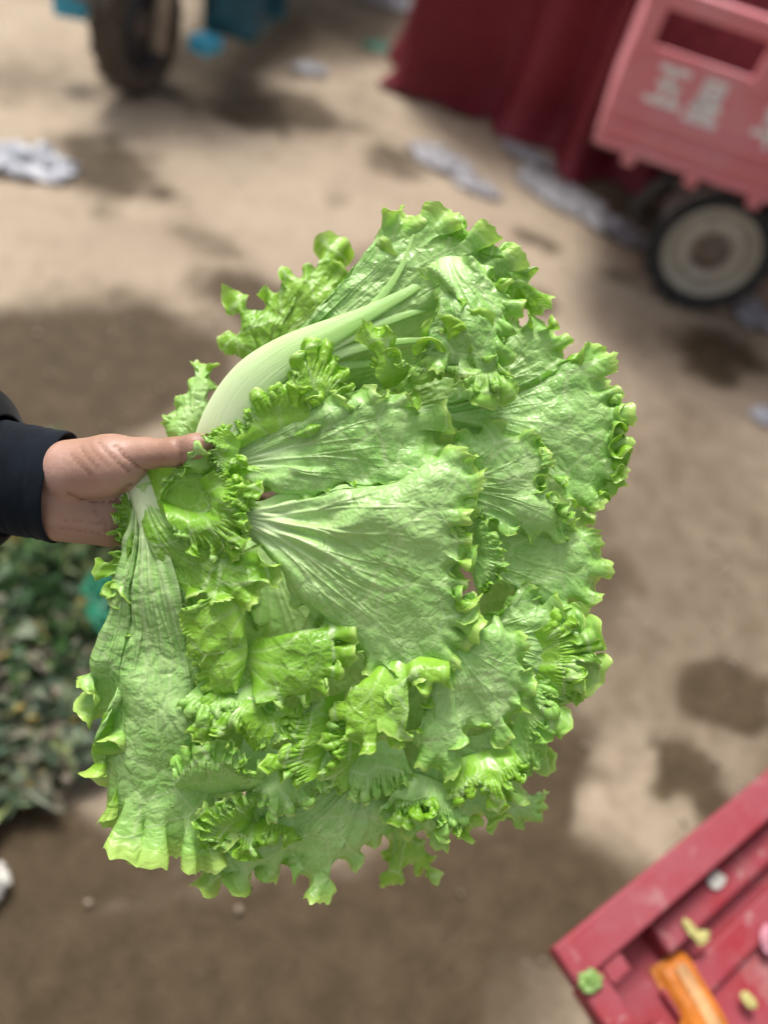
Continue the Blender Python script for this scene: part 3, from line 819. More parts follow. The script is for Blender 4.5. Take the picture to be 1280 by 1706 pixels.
# --- lower left
leaf([(400, 960, .014), (408, 1000, .018), (408, 1050, .016)], [(350, 985, .018), (318, 1014, .022), (296, 1024, .020), (306, 1062, .020), (318, 1100, .016), (360, 1112, .018), (402, 1092, .016)], face=-1, frill=0.50, band=0.023, tint=0.35, bulge=0.008, teeth=0.5)
leaf([(408, 1040, .008), (412, 1090, .010), (400, 1140, .008)], [(345, 1060, .012), (320, 1105, .012), (330, 1140, .016), (350, 1168, .014), (392, 1168, .012)], face=-1, frill=0.9, band=0.014, tint=0.3, bulge=0.010)
leaf([(420, 1140, .0), (412, 1090, .004), (430, 1060, .0)], [(440, 1180, .012), (490, 1172, .016), (524, 1166, .016), (560, 1130, .014), (580, 1095, .010), (578, 1060, .008), (562, 1040, .004), (510, 1050, .0)], face=-1, frill=1.0, band=0.015, tint=0.15, bulge=0.016)
leaf([(745, 1085, -.002), (690, 1080, .004), (640, 1100, .006), (606, 1130, .002)], [(744, 1136, .012), (712, 1140, .016), (672, 1150, .018), (648, 1166, .020), (652, 1204, .020), (682, 1238, .016), (640, 1248, .020), (600, 1250, .016), (572, 1228, .012), (560, 1180, .006), (580, 1140, .002)],
     face=-1, frill=0.9, band=0.017, tint=0.55, bulge=0.014)
leaf([(402, 736, .020), (392, 772, .022)], [(370, 708, .028), (340, 728, .037), (352, 744, .038), (342, 764, .036), (376, 796, .030)], face=-1, frill=0.79, band=0.03, tint=0.15, bulge=0.006)
leaf([(400, 1120, -0.010), (440, 1150, -0.006), (480, 1180, -0.010)], [(309.556, 1180, 0.010), (331.556, 1230, 0.018), (395.111, 1214, 0.020), (424, 1252, 0.016), (462, 1236, 0.014), (486, 1206, 0.006)], face=-1, frill=0.86, band=0.05, tint=0.1, bulge=0.012)
leaf([(575, 1150, -0.014), (570, 1220, -0.012), (545, 1280, -0.014)], [(505, 1168, 0.008), (462, 1196, 0.012), (474, 1236, 0.016), (446, 1270, 0.014), (490, 1300, 0.006)], face=-1, frill=0.99, band=0.05, tint=0.1, bulge=0.012)
leaf([(304.667, 1320, -0.008), (375.556, 1325, -0.008), (440, 1310, -0.014)], [(292.444, 1262, 0.010), (334, 1236, 0.014), (390.222, 1242, 0.016), (420, 1272, 0.012), (450, 1258, 0.006)], face=1, frill=0.79, band=0.045, tint=0.1, bulge=0.014)
leaf([(410, 1220, -0.024), (470, 1250, -0.020), (540, 1220, -0.024)], [(395.111, 1296, -0.006), (436, 1342, -0.004), (458, 1364, -0.002), (496, 1352, 0.000), (534, 1330, -0.002), (566, 1276, -0.010)], face=1, frill=0.66, band=0.035, bulge=0.014)
leaf([(430, 1330, -0.024), (420, 1390, -0.022), (440, 1430, -0.024)], [(424, 1316, -0.006), (375.556, 1334, 0.004), (334, 1352, 0.008), (324.222, 1386, 0.008), (365.778, 1412, 0.000)], face=-1, frill=0.99, band=0.045, tint=0.1, bulge=0.012)
leaf([(490, 1350, -0.034), (430, 1350, -0.032), (363.333, 1340, -0.028)], [(496, 1402, -0.018), (446, 1394, -0.010), (412, 1428, -0.008), (375.556, 1404, -0.002), (331.556, 1418, -0.004)], face=-1, frill=0.86, band=0.045, tint=0.1, bulge=0.010)
leaf([(620, 1180, -0.016), (610, 1240, -0.016), (590, 1290, -0.020)], [(566, 1180, 0.000), (540, 1226, 0.004), (558, 1258, 0.006), (530, 1292, 0.004), (566, 1318, -0.006)], face=-1, frill=0.86, band=0.045, tint=0.12, bulge=0.010)
leaf([(338.889, 1130, -0.002), (400, 1140, -0.004), (440, 1130, -0.006)], [(299.778, 1176, 0.012), (338.889, 1200, 0.018), (387.778, 1186, 0.018), (428, 1204, 0.014), (456, 1178, 0.008)], face=1, frill=0.86, band=0.04, tint=0.1, bulge=0.008)
leaf([(570, 1240, -.022), (620, 1230, -.020), (670, 1240, -.020)], [(566, 1300, -.010), (600, 1335, -.008), (640, 1322, -.008), (690, 1296, -.010)], face=1, frill=0.73, band=0.043, bulge=0.008)

def midrib(name, pts, seed, flat=0.55, ridge=0.05, n=90, nseg=40, par=None, fade=False):
    """a juicy tapering rib: pts (px, py, dz, half width in px)"""
    pts = np.array(pts, float)
    c, _ = catmull(pts, n)
    hw = c[:, 3] * (D0 / F)
    C = px2cs(c[:, 0], c[:, 1], c[:, 2])
    T = np.gradient(C, axis=0); T /= np.linalg.norm(T, axis=1, keepdims=True)
    Z = np.array([0, 0, 1.0])
    S = np.cross(T, Z); S /= np.linalg.norm(S, axis=1, keepdims=True)
    U = np.cross(S, T)
    an = np.linspace(0, 2 * np.pi, nseg, endpoint=False)
    prof = 1 + ridge * fbm(an[None, :] * 2.6 + seed, np.linspace(0, 3, n)[:, None], seed, 3)
    fl = (flat * (1 - 0.75 * sstep(0.45, 1.0, np.linspace(0, 1, n))) if fade else flat + np.zeros(n))[:, None]
    V = C[:, None] + S[:, None] * (np.cos(an)[None, :] * hw[:, None] * prof)[..., None] + U[:, None] * (np.sin(an)[None, :] * hw[:, None] * fl * prof)[..., None]
    org = np.array(lettuce.location)
    fc = np.array([[i * nseg + j, i * nseg + (j + 1) % nseg, (i + 1) * nseg + (j + 1) % nseg, (i + 1) * nseg + j] for i in range(n - 1) for j in range(nseg)])
    me = np_mesh(name, cs2w(V).reshape(-1, 3) - (org if par is None else org), fc)
    t = np.linspace(0, 1, n)[:, None] + 0 * an[None, :]
    fattr(me, 'along', t.ravel())
    fattr(me, 'around', (an[None, :] + 0 * t).ravel())
    o = link_mesh(name, me, M_RIB, par or lettuce)
    return o
midrib('midrib', [(350, 800, -.012, 40), (362, 745, .000, 42), (385, 690, .006, 42), (424, 636, .010, 40), (476, 596, .010, 35), (530, 566, .008, 27), (585, 538, .005, 18), (640, 508, .001, 11), (690, 480, -.003, 7), (740, 445, -.008, 3)], 4, 0.42, par=TOPL, fade=True)
for i_, br in enumerate([[(440, 628, .004, 20), (500, 588, .007, 17), (560, 556, .004, 12), (620, 512, .001, 8), (666, 450, -.001, 5), (690, 390, -.004, 2)],
                         [(460, 622, .004, 20), (520, 586, .007, 16), (590, 556, .003, 11), (660, 530, -.003, 7), (730, 510, -.009, 4), (790, 500, -.016, 2)],
                         [(440, 650, .002, 20), (500, 612, .005, 16), (570, 586, .002, 11), (640, 572, -.004, 7), (710, 566, -.010, 4), (770, 566, -.018, 2)],
                         [(430, 670, .000, 18), (490, 634, .002, 14), (560, 612, -.002, 9), (630, 606, -.008, 5), (700, 612, -.014, 2)]]):
    midrib('side_rib', br, 40 + i_, 0.34, 0.04, 60, 24, par=TOPL, fade=True)
midrib('midrib', [(226, 768, -.006, 20), (238, 806, .004, 25), (254, 866, .006, 25), (272, 930, .004, 21), (288, 1000, .000, 16), (300, 1080, -.006, 11), (308, 1150, -.012, 6)], 8, 0.5, par=LEFT_LEAF, fade=True)
for i_, br in enumerate([[(246, 840, .002, 12), (252, 920, .002, 10), (244, 1000, .000, 7), (222, 1080, -.002, 5), (188, 1150, -.004, 2)],
                         [(254, 850, .002, 12), (264, 950, .001, 9), (262, 1060, -.001, 6), (240, 1180, -.002, 4), (212, 1290, -.004, 2)],
                         [(262, 870, .002, 12), (280, 980, .000, 9), (286, 1100, -.002, 6), (280, 1230, -.003, 4), (262, 1340, -.005, 2)]]):
    midrib('side_rib', br, 60 + i_, 0.30, 0.04, 60, 20, par=LEFT_LEAF, fade=True)
midrib('stem', [(206, 842, -.016, 26), (240, 822, -.013, 36), (300, 806, -.013, 38), (380, 800, -.016, 32), (470, 800, -.02, 16)], 14, 0.9)
# ------------------------------------------------------------------ the hand and arm
def surface_nets(Fv, org, h):
    s = Fv < 0
    nx, ny, nz = Fv.shape
    sl = lambda a, i, j, k: a[i:nx - 1 + i, j:ny - 1 + j, k:nz - 1 + k]
    cnt = sum(sl(s, i, j, k).astype(int) for i in (0, 1) for j in (0, 1) for k in (0, 1))
    cell = (cnt > 0) & (cnt < 8)
    ci = np.argwhere(cell)
    idx = -np.ones(cell.shape, int); idx[cell] = np.arange(len(ci))
    acc = np.zeros((len(ci), 3)); num = np.zeros(len(ci))
    C = [(i, j, k) for i in (0, 1) for j in (0, 1) for k in (0, 1)]
    for a in C:
        for ax in range(3):
            if a[ax] == 0:
                b = list(a); b[ax] = 1
                fa = Fv[ci[:, 0] + a[0], ci[:, 1] + a[1], ci[:, 2] + a[2]]
                fb = Fv[ci[:, 0] + b[0], ci[:, 1] + b[1], ci[:, 2] + b[2]]
                m = (fa < 0) != (fb < 0)
                t = np.where(m, fa / np.where(m, fa - fb, 1), 0)
                p = np.array(a, float)[None] + t[:, None] * (np.array(b) - np.array(a))[None]
                acc[m] += p[m]; num[m] += 1
    V = (ci + acc / num[:, None]) * h + org
    quads = []
    for ax in range(3):
        sh = [slice(None)] * 3; sh2 = [slice(None)] * 3
        sh[ax] = slice(0, -1); sh2[ax] = slice(1, None)
        e = s[tuple(sh)] != s[tuple(sh2)]
        pts = np.argwhere(e)
        o1, o2 = [(1, 2), (2, 0), (0, 1)][ax]
        ok = (pts[:, o1] > 0) & (pts[:, o2] > 0) & (pts[:, o1] < s.shape[o1] - 1) & (pts[:, o2] < s.shape[o2] - 1)
        pts = pts[ok]
        def at(d1, d2):
            q = pts.copy(); q[:, o1] -= d1; q[:, o2] -= d2
            return idx[q[:, 0], q[:, 1], q[:, 2]]
        Q = np.stack([at(1, 1), at(0, 1), at(0, 0), at(1, 0)], -1)
        ins = s[pts[:, 0], pts[:, 1], pts[:, 2]]
        Q[~ins] = Q[~ins][:, ::-1]
        quads.append(Q)
    Q = np.vstack(quads)
    return V, Q[(Q >= 0).all(1)]

MM = 1000.0
def hp(px, py, z):       # millimetres in the hand's frame
    p = px2cs(px, py, z / MM) * MM
    return p
def cap(P, a, b, ra, rb, flat=1.0):
    a, b = np.array(a), np.array(b)
    ab = b - a
    S = np.array([1, 1, 1 / flat])
    A, Bv = a * S, b * S
    d = Bv - A
    t = np.clip(((P * S - A) @ d) / (d @ d + 1e-9), 0, 1)
    return np.linalg.norm(P * S - A - t[..., None] * d, axis=-1) - (ra + (rb - ra) * t)
def smin(a, b, k):
    h = np.clip(0.5 + 0.5 * (b - a) / k, 0, 1)
    return b * (1 - h) + a * h - k * h * (1 - h)

h_ = 1.5
lo = hp(20, 960, -75); hi_ = hp(470, 650, 45)
lo = np.minimum(lo, hp(20, 960, 45)) - 6; lo[2] = -80; hi_ = np.maximum(hi_, hp(470, 650, -75)) + 6; hi_[2] = 46
ax_ = [np.arange(lo[i], hi_[i], h_) for i in range(3)]
HP = np.stack(np.meshgrid(*ax_, indexing='ij'), -1)
d = cap(HP, hp(-60, 815, -14), hp(110, 818, -14), 28, 31, 0.85)                      # forearm and wrist
d = smin(d, cap(HP, hp(105, 835, -14), hp(218, 842, -22), 29, 24, 0.75), 10)          # palm
d = smin(d, cap(HP, hp(100, 862, -10), hp(184, 876, -18), 18.5, 17), 7)               # heel of the palm, little finger side
th_ = cap(HP, hp(118, 784, 2), hp(186, 776, 8), 24, 23.5)                             # ball of the thumb
th_ = smin(th_, cap(HP, hp(186, 772, 9), hp(240, 756, 14), 20, 12.6), 9)
d = smin(d, th_, 5)
tb = cap(HP, hp(232, 758, 14), hp(292, 752.5, 24), 12.3, 10.4)                         # thumb, first joint
tb = smin(tb, cap(HP, hp(292, 753.5, 24), hp(326, 745, 26), 10.8, 10.0), 4)
tb = smin(tb, cap(HP, hp(326, 745, 26), hp(349, 739, 25), 9.9, 7.6), 4)               # thumb tip
d = smin(d, tb, 4)
for (a, b, c, e_, r1) in [((226, 770, -34), (318, 772, -50), (380, 790, -46), (418, 806, -32), 9.6),
                          ((230, 806, -34), (330, 812, -54), (396, 826, -50), (436, 838, -34), 9.8),
                          ((226, 842, -32), (318, 850, -54), (380, 862, -50), (416, 872, -36), 9.2),
                          ((204, 882, -24), (262, 892, -44), (312, 900, -44), (344, 904, -34), 8.2)]:
    fg = cap(HP, hp(*a), hp(*b), r1 + 1.6, r1)
    fg = smin(fg, cap(HP, hp(*b), hp(*c), r1, r1 - 0.9), 2.5)
    fg = smin(fg, cap(HP, hp(*c), hp(*e_), r1 - 0.9, r1 - 1.8), 2.5)
    d = smin(d, fg, 5)
creases = [[(188, 742, 30), (205, 760, 30), (226, 777, 30), (247, 786, 24)], [(108, 820, 20), (126, 832, 18), (148, 836, 16), (178, 835, 12), (206, 820, 8), (226, 806, 4)],
           [(160, 734, 28), (180, 758, 33), (200, 776, 32), (212, 786, 28)], [(147, 738, 26), (163, 760, 31), (180, 778, 31)], [(134, 744, 24), (150, 766, 30), (166, 784, 30)],
           [(120, 756, 22), (138, 778, 28), (152, 792, 28)], [(100, 880, 8), (130, 884, 8), (160, 890, 4)], [(104, 868, 10), (136, 868, 10), (168, 872, 4)], [(150, 850, 10), (166, 868, 8), (172, 890, 4)],
           [(290, 732, 36), (297, 745, 37), (300, 760, 36), (297, 776, 30)]]
cw = [1.3, 1.5, .8, .5, .55, .5, .6, .55, .6, .8]
vin = np.full(d.shape, 99.0)
cd_ = []
for cr_ in creases:
    f_ = np.full(d.shape, 99.0)
    for (p, q) in zip(cr_[:-1], cr_[1:]):
        a, b = hp(*p), hp(*q)
        # distance in the picture plane of the hand: creases run over the palm side
        A2, B2 = a[:2], b[:2]; dd = B2 - A2
        t = np.clip(((HP[..., :2] - A2) @ dd) / (dd @ dd), 0, 1)
        f_ = np.minimum(f_, np.linalg.norm(HP[..., :2] - A2 - t[..., None] * dd, axis=-1))
    cd_.append(f_)
front = sstep(-22, -8, HP[..., 2])
for f_, ww_ in zip(cd_, cw):
    d = d + ww_ * 1.0 * np.exp(-(f_ / 1.3) ** 2) * front
V, Q = surface_nets(d, lo, h_)
gi = np.clip(np.round((V - lo) / h_).astype(int), 0, np.array(d.shape) - 1)
cre = np.zeros(len(V))
for f_, ww_ in zip(cd_, cw):
    cre = np.maximum(cre, min(1.0, ww_) * np.exp(-(f_[gi[:, 0], gi[:, 1], gi[:, 2]] / 0.8) ** 2))
cre *= front[gi[:, 0], gi[:, 1], gi[:, 2]]
# a little Laplacian smoothing
E_ = np.vstack([Q[:, [0, 1]], Q[:, [1, 2]], Q[:, [2, 3]], Q[:, [3, 0]]]); E_ = np.vstack([E_, E_[:, ::-1]])
deg = np.bincount(E_[:, 0], minlength=len(V)).astype(float)
for _ in range(2):
    S_ = np.stack([np.bincount(E_[:, 0], V[E_[:, 1], k], minlength=len(V)) for k in range(3)], -1) / deg[:, None]
    V = V + 0.5 * (S_ - V)
person = empty('person', cs2w(px2cs(20, 815, -0.014)))
tag(person, "person's outstretched arm in dark sleeves gripping the lettuce by its base", 'person')
porg = np.array(person.location)
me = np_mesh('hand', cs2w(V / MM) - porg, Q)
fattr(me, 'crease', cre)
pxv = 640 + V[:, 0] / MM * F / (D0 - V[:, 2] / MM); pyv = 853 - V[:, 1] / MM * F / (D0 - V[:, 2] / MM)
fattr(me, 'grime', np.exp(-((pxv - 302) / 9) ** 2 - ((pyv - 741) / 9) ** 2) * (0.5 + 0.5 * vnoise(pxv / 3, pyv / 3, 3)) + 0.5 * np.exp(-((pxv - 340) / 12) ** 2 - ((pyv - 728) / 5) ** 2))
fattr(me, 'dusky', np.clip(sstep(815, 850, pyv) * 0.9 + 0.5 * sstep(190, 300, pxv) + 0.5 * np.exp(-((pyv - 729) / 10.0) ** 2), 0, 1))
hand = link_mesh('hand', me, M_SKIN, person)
# thumbnail (turned mostly away, on the far upper side of the tip)
def sleeve(name, secs, mat, seed, fold, nseg=72):
    """secs: (px_top, py_top, px_bottom, py_bottom, depth mm, flatness)"""
    V = []
    m = []
    secs = np.array(secs, float)
    tt = np.linspace(0, len(secs) - 1, 60)
    S = np.stack([np.interp(tt, np.arange(len(secs)), secs[:, k]) for k in range(6)], -1)
    an = np.linspace(0, 2 * np.pi, nseg, endpoint=False)
    for i, s in enumerate(S):
        T, Bm = px2cs(s[0], s[1], s[4] / MM), px2cs(s[2], s[3], s[4] / MM)
        c = (T + Bm) / 2; a = (T - Bm) / 2; ra = np.linalg.norm(a)
        nz = np.array([0, 0, 1.0])
        f_ = 1 + fold * fbm(np.full(nseg, i * 0.16 + seed), np.cos(an) * 1.3 + seed, seed, 3) + fold * 0.6 * fbm(np.full(nseg, i * 0.35), np.sin(an) * 1.6, seed + 4, 3)
        V.append(c + np.cos(an)[:, None] * a * f_[:, None] + np.sin(an)[:, None] * nz * ra * s[5] * f_[:, None])
    # turn the end inwards so the cuff has thickness
    last = V[-1]; c = last.mean(0)
    back = V[-2].mean(0) - c; back /= np.linalg.norm(back)
    for sc_, bk in ((0.985, -0.0006), (0.955, -0.0002), (0.93, 0.002), (0.92, 0.03)):
        V.append(c + (last - c) * sc_ + back * bk)
    first = V[0]; c = first.mean(0)
    V = [c + (first - c) * q for q in (0.02, 0.5, 0.9)] + V          # closed at the shoulder end
    V = np.array(V)
    me = np_mesh(name, cs2w(V).reshape(-1, 3) - porg, np.array([[i * nseg + j, i * nseg + (j + 1) % nseg, (i + 1) * nseg + (j + 1) % nseg, (i + 1) * nseg + j] for i in range(V.shape[0] - 1) for j in range(nseg)]))
    return link_mesh(name, me, mat, person)
sleeve('shirt_cuff', [(-160, 700, -160, 880, -14, .9), (-60, 696, -60, 886, -14, .9), (18, 702, 8, 889, -14, .88), (40, 706, 33, 893, -14, .86), (80, 712, 62, 899, -14, .84), (117, 719, 90, 905, -14, .84)], M_NAVY, 3, 0.03)
sleeve('jacket_sleeve', [(-1560, 1900, -900, 2160, 300, .9), (-1500, 1500, -800, 1900, 210, .9), (-1250, 1000, -700, 1560, 70, .9), (-900, 720, -560, 1200, -40, .9), (-620, 640, -420, 1060, -40, .95), (-380, 590, -300, 980, -20, .95), (-200, 600, -170, 950, -14, .95), (-60, 625, -50, 925, -14, .95), (-8, 645, -14, 915, -14, .95), (14, 690, 6, 895, -14, .92)], M_BLACK, 9, 0.05)
# ------------------------------------------------------------------ vehicles
def RZ(a): return Matrix.Rotation(a, 3, 'Z')
def RY(a): return Matrix.Rotation(a, 3, 'Y')
def RX(a): return Matrix.Rotation(a, 3, 'X')

def wheel(parent, c, r, w, rim_r, hub_r, rim_mat, tyre_mat, side=-1, flat=False):
    """wheel with its axle along y; side is the face turned outwards"""
    x, y, z = c
    h = w / 2
    ri = rim_r - 0.004
    prof = [(ri, -h * 0.72), (ri + (r - ri) * 0.45, -h), (ri + (r - ri) * 0.8, -h * 0.95), (r - 0.004, -h * 0.62), (r, -h * 0.2), (r, h * 0.2), (r - 0.004, h * 0.62), (ri + (r - ri) * 0.8, h * 0.95), (ri + (r - ri) * 0.45, h), (ri, h * 0.72)]
    ty = MB().lathe(prof, c, 48, 'y', True)
    for k in range(36):                                    # tread blocks
        a = 2 * math.pi * k / 36
        ty.box((x + (r + 0.001) * math.cos(a), y + (0.18 if k % 2 else -0.18) * w, z + (r + 0.001) * math.sin(a)), (0.012, w * 0.42, 0.022), RY(-a))
    ty = ty.build('tyre', tyre_mat, parent, smooth=False)
    s = side
    up_ = parent if flat else ty
    rp = [(rim_r, h * 0.80), (rim_r - 0.008, h * 0.95), (rim_r - 0.02, h * 0.80), (rim_r * 0.80, h * 0.25), (rim_r * 0.74, h * 0.28), (rim_r * 0.68, h * 0.66), (rim_r * 0.58, h * 0.74), (hub_r * 1.15, h * 0.50), (hub_r, h * 0.45), (0.012, h * 0.45), (0.012, -h * 0.5), (rim_r * 0.75, -h * 0.5), (rim_r, -h * 0.8)]
    rp = [(a, b * s) for a, b in rp]
    rim = MB().lathe(rp, c, 48, 'y', True).build('rim', rim_mat, up_, smooth=True)
    hp_ = [(hub_r, 0.40 * h), (hub_r, h * 0.62), (hub_r * 0.85, h * 0.70), (hub_r * 0.5, h * 0.72), (hub_r * 0.45, h * 0.95), (hub_r * 0.3, h * 1.02), (0.003, h * 1.03), (0.003, 0.3 * h)]
    hub = MB().lathe([(a, b * s) for a, b in hp_], c, 28, 'y', True)
    for k in range(5):
        a = 2 * math.pi * k / 5
        hub.tube([(x + hub_r * 0.72 * math.cos(a), y + s * h * 0.6, z + hub_r * 0.72 * math.sin(a)), (x + hub_r * 0.72 * math.cos(a), y + s * h * 0.86, z + hub_r * 0.72 * math.sin(a))], 0.008, 6)
    hub.build('hub', M_HUB, up_)
    return ty

STROKES = {  # strokes of the painted characters, in a unit square
    'five': [(.14, .88, .86, .88), (.48, .88, .36, .10), (.22, .52, .74, .52), (.73, .52, .69, .10), (.04, .08, .96, .08)],
    'star': [(.26, .97, .74, .97), (.26, .76, .74, .76), (.26, .56, .74, .56), (.27, .97, .27, .56), (.73, .97, .73, .56), (.30, .48, .14, .28), (.24, .40, .86, .40), (.24, .22, .78, .22), (.50, .54, .50, .03), (.06, .03, .94, .03)],
    'cart': [(.18, .82, .82, .82), (.46, .98, .26, .56), (.26, .56, .84, .56), (.06, .28, .94, .28), (.54, .72, .54, .0)]}

def character(name, key, x0, z0, size, y, mat, parent):
    m = MB()
    for (a, b, c, d) in STROKES[key]:
        p, q = Vector((x0 + a * size, 0, z0 + b * size)), Vector((x0 + c * size, 0, z0 + d * size))
        v = q - p
        ang = math.atan2(v.z, v.x)
        m.box((((p + q) / 2).x, y, ((p + q) / 2).z), (v.length + size * 0.09, 0.002, size * 0.15), RY(-ang))
    return m.build(name, mat, parent)

# --- pink cargo tricycle, side on, in front of the tarpaulin
PW = gp(1147, 517)
trike = empty('cargo_tricycle', (PW[0], PW[1] + 0.055, 0), math.radians(-4))
tag(trike, 'faded pinkish red cargo tricycle with white characters on its bed and a cream wheel', 'cargo tricycle', 'cargo tricycles parked around the lettuce')
bx0, bx1, y0, y1, zb = -0.60, 1.05, -0.075, 0.80, 0.49
side = MB()
side.box(((bx0 + bx1) / 2, y0, zb + 0.165), (bx1 - bx0, 0.018, 0.33))
for z in (zb + 0.012, zb + 0.075, zb + 0.135):
    side.box(((bx0 + bx1) / 2, y0 - 0.014, z), (bx1 - bx0 - 0.02, 0.022, 0.022))
for k in range(7):
    side.box((bx0 + 0.14 + k * 0.23, y0 - 0.010, zb - 0.018), (0.045, 0.03, 0.032))
side = side.build('side_panel', M_PINK, trike, 0.004)
for k, x in enumerate(np.linspace(bx0 + 0.03, bx1 - 0.03, 5)):
    MB().box((x, y0 - 0.006, zb + 0.38), (0.062, 0.032, 0.17)).build('post', M_PINK, trike, 0.005)
MB().box(((bx0 + bx1) / 2, y0 - 0.008, zb + 0.465), (bx1 - bx0 + 0.02, 0.042, 0.055)).build('top_rail', M_PINK, trike, 0.006)
MB().box(((bx0 + bx1) / 2, y0 - 0.008, zb + 0.62), (bx1 - bx0 + 0.02, 0.036, 0.045)).build('top_rail', M_PINK, trike, 0.006)
for x in (bx0 + 0.03, (bx0 + bx1) / 2, bx1 - 0.03):
    MB().box((x, y0 - 0.004, zb + 0.545), (0.04, 0.028, 0.105)).build('post', M_PINK, trike, 0.004)
MB().box(((bx0 + bx1) / 2, y1, zb + 0.26), (bx1 - bx0, 0.02, 0.52)).build('side_panel', mat_plain('shaded_inner_paint', (0.11, 0.026, 0.034), 0.6, 0.3), trike, 0.004)  # same paint, with the shade inside the bed put into a darker red
MB().box((bx0 + 0.008, (y0 + y1) / 2, zb + 0.25), (0.018, y1 - y0 - 0.03, 0.48)).build('tailgate', M_PINK, trike, 0.004)
MB().box((bx1 - 0.008, (y0 + y1) / 2, zb + 0.30), (0.018, y1 - y0 - 0.03, 0.58)).build('headboard', M_PINK, trike, 0.004)
MB().box(((bx0 + bx1) / 2, (y0 + y1) / 2, zb + 0.012), (bx1 - bx0 - 0.03, y1 - y0 - 0.03, 0.02)).build('bed_floor', M_PINK, trike)
for (nm, px, py) in (('five', 1077, 164), ('star', 1141, 190), ('cart', 1249, 228)):
    d_ = ray(px, py)
    t_ = (PW[1] + 0.055 + y0 - CAM[1]) / d_[1]
    p_ = CAM + d_ * t_
    lx = (p_[0] - PW[0]) / math.cos(math.radians(4))
    character('character', nm, lx, p_[2] - 0.015, 0.125, y0 - 0.0105, M_WHITE, side)
wheel(trike, (-0.03, 0.0, 0.235), 0.235, 0.11, 0.176, 0.070, M_RIM, M_TYRE, -1)
wheel(trike, (0, 0.72, 0.235), 0.235, 0.11, 0.176, 0.070, M_RIM, M_TYRE, 1)
for yy in (-0.0, 0.72):
    g = MB()
    V, Fc = [], []
    n = 22
    for k in range(n + 1):
        a = math.radians(12 + 150 * k / n)
        for (rr, dy) in ((0.262, -0.07), (0.272, -0.068), (0.272, 0.068), (0.262, 0.07)):
            V.append((rr * math.cos(a), yy + dy, 0.235 + rr * math.sin(a)))
    for k in range(n):
        for j in range(4):
            j2 = (j + 1) % 4
            Fc.append((k * 4 + j, k * 4 + j2, k * 4 + 4 + j2, k * 4 + 4 + j))
    Fc += [(3, 2, 1, 0), tuple(n * 4 + j for j in range(4))]
    g.add(V, Fc)
    g.build('mudguard', M_FENDER, trike)
MB().tube([(0, -0.02, 0.235), (0, 0.74, 0.235)], 0.028, 12).build('axle', M_STEEL, trike)
for yy in (0.14, 0.58):
    MB().box((0.55, yy, zb - 0.05), (2.3, 0.05, 0.07)).build('chassis_rail', M_STEEL, trike, 0.004)
    sp_ = MB()
    for k in range(4):
        L_ = 0.34 - k * 0.06
        sp_.tube([(-L_, yy, 0.33 - k * 0.012), (0, yy, 0.275 - k * 0.012), (L_, yy, 0.33 - k * 0.012)], 0.012, 6)
    sp_.build('leaf_spring', M_STEEL, trike)
MB().tube([(-0.30, -0.02, 0.43), (-0.36, 0.0, 0.30), (-0.30, 0.05, 0.22)], 0.022, 8).tube([(-0.30, -0.02, 0.43), (-0.10, -0.01, 0.50)], 0.02, 8).build('mudguard_bracket', M_STEEL, trike)
wheel(trike, (1.95, 0.36, 0.235), 0.235, 0.09, 0.185, 0.055, M_RIM, M_TYRE, -1)
for s_ in (-1, 1):
    MB().tube([(1.95, 0.36 + s_ * 0.075, 0.235), (1.78, 0.36 + s_ * 0.075, 0.80)], 0.022, 8).build('fork_leg', M_STEEL, trike)
MB().tube([(1.66, 0.02, 0.98), (1.72, 0.16, 0.93), (1.77, 0.36, 0.88), (1.72, 0.56, 0.93), (1.66, 0.70, 0.98)], 0.014, 8).build('handlebar', M_STEEL, trike)
MB().box((1.28, 0.36, 0.70), (0.34, 0.34, 0.09)).build('seat', M_SEAT, trike, 0.02)
MB().box((1.30, 0.36, 0.56), (0.30, 0.42, 0.19)).build('engine_box', M_PINK, trike, 0.01)

# --- bed of a second red cargo tricycle, close to the camera
ZT, ZF, KS = 0.50, 0.425, 1.22
C0 = gp(922, 1578, ZT); C1 = gp(1280, 1284, ZT)
e1 = (C1 - C0); e1[2] = 0; e1 /= np.linalg.norm(e1)
a2 = math.atan2(e1[1], e1[0])
cart = empty('cargo_tricycle', (C0[0], C0[1], 0), a2)
tag(cart, 'scratched bright red cargo tricycle with an open bed, leaf scraps lying in it', 'cargo tricycle', 'cargo tricycles parked around the lettuce')
LX, LY = 1.45, 0.95      # local x runs along the near edge, local y = -width
def cb(name, c, d, mat=None, bev=0.004, R=None, par=None):
    return MB().box(c, d, R).build(name, mat or M_RED, par or cart, bev)
w_ = 0.042 * KS
cb('side_rail', (LX / 2, -w_ / 2, ZT - 0.012), (LX, w_, 0.024))
cb('side_rail', (LX / 2, -LY + w_ / 2, ZT - 0.012), (LX, w_, 0.024))
cb('end_rail', (0.020, -LY / 2, ZT - 0.010), (0.040, LY - 2 * w_ - 0.002, 0.020))
cb('end_rail', (LX - 0.020, -LY / 2, ZT - 0.010), (0.040, LY - 2 * w_ - 0.002, 0.020))
cb('side_panel', (LX / 2, -w_ + 0.008, ZT - 0.065), (LX - 0.10, 0.010, 0.08))
cb('side_panel', (LX / 2, -LY + w_ - 0.008, ZT - 0.065), (LX - 0.10, 0.010, 0.08))
cb('tailgate', (0.036, -LY / 2, ZT - 0.062), (0.010, LY - 0.12, 0.08))
cb('headboard', (LX - 0.036, -LY / 2, ZT - 0.062), (0.010, LY - 0.12, 0.08))
cb('corner_post', (0.062, -0.064, ZT - 0.052), (0.036, 0.026, 0.09))
cb('bed_floor', (LX / 2, -LY / 2, ZF - 0.006), (LX - 0.085, LY - 0.10, 0.012))
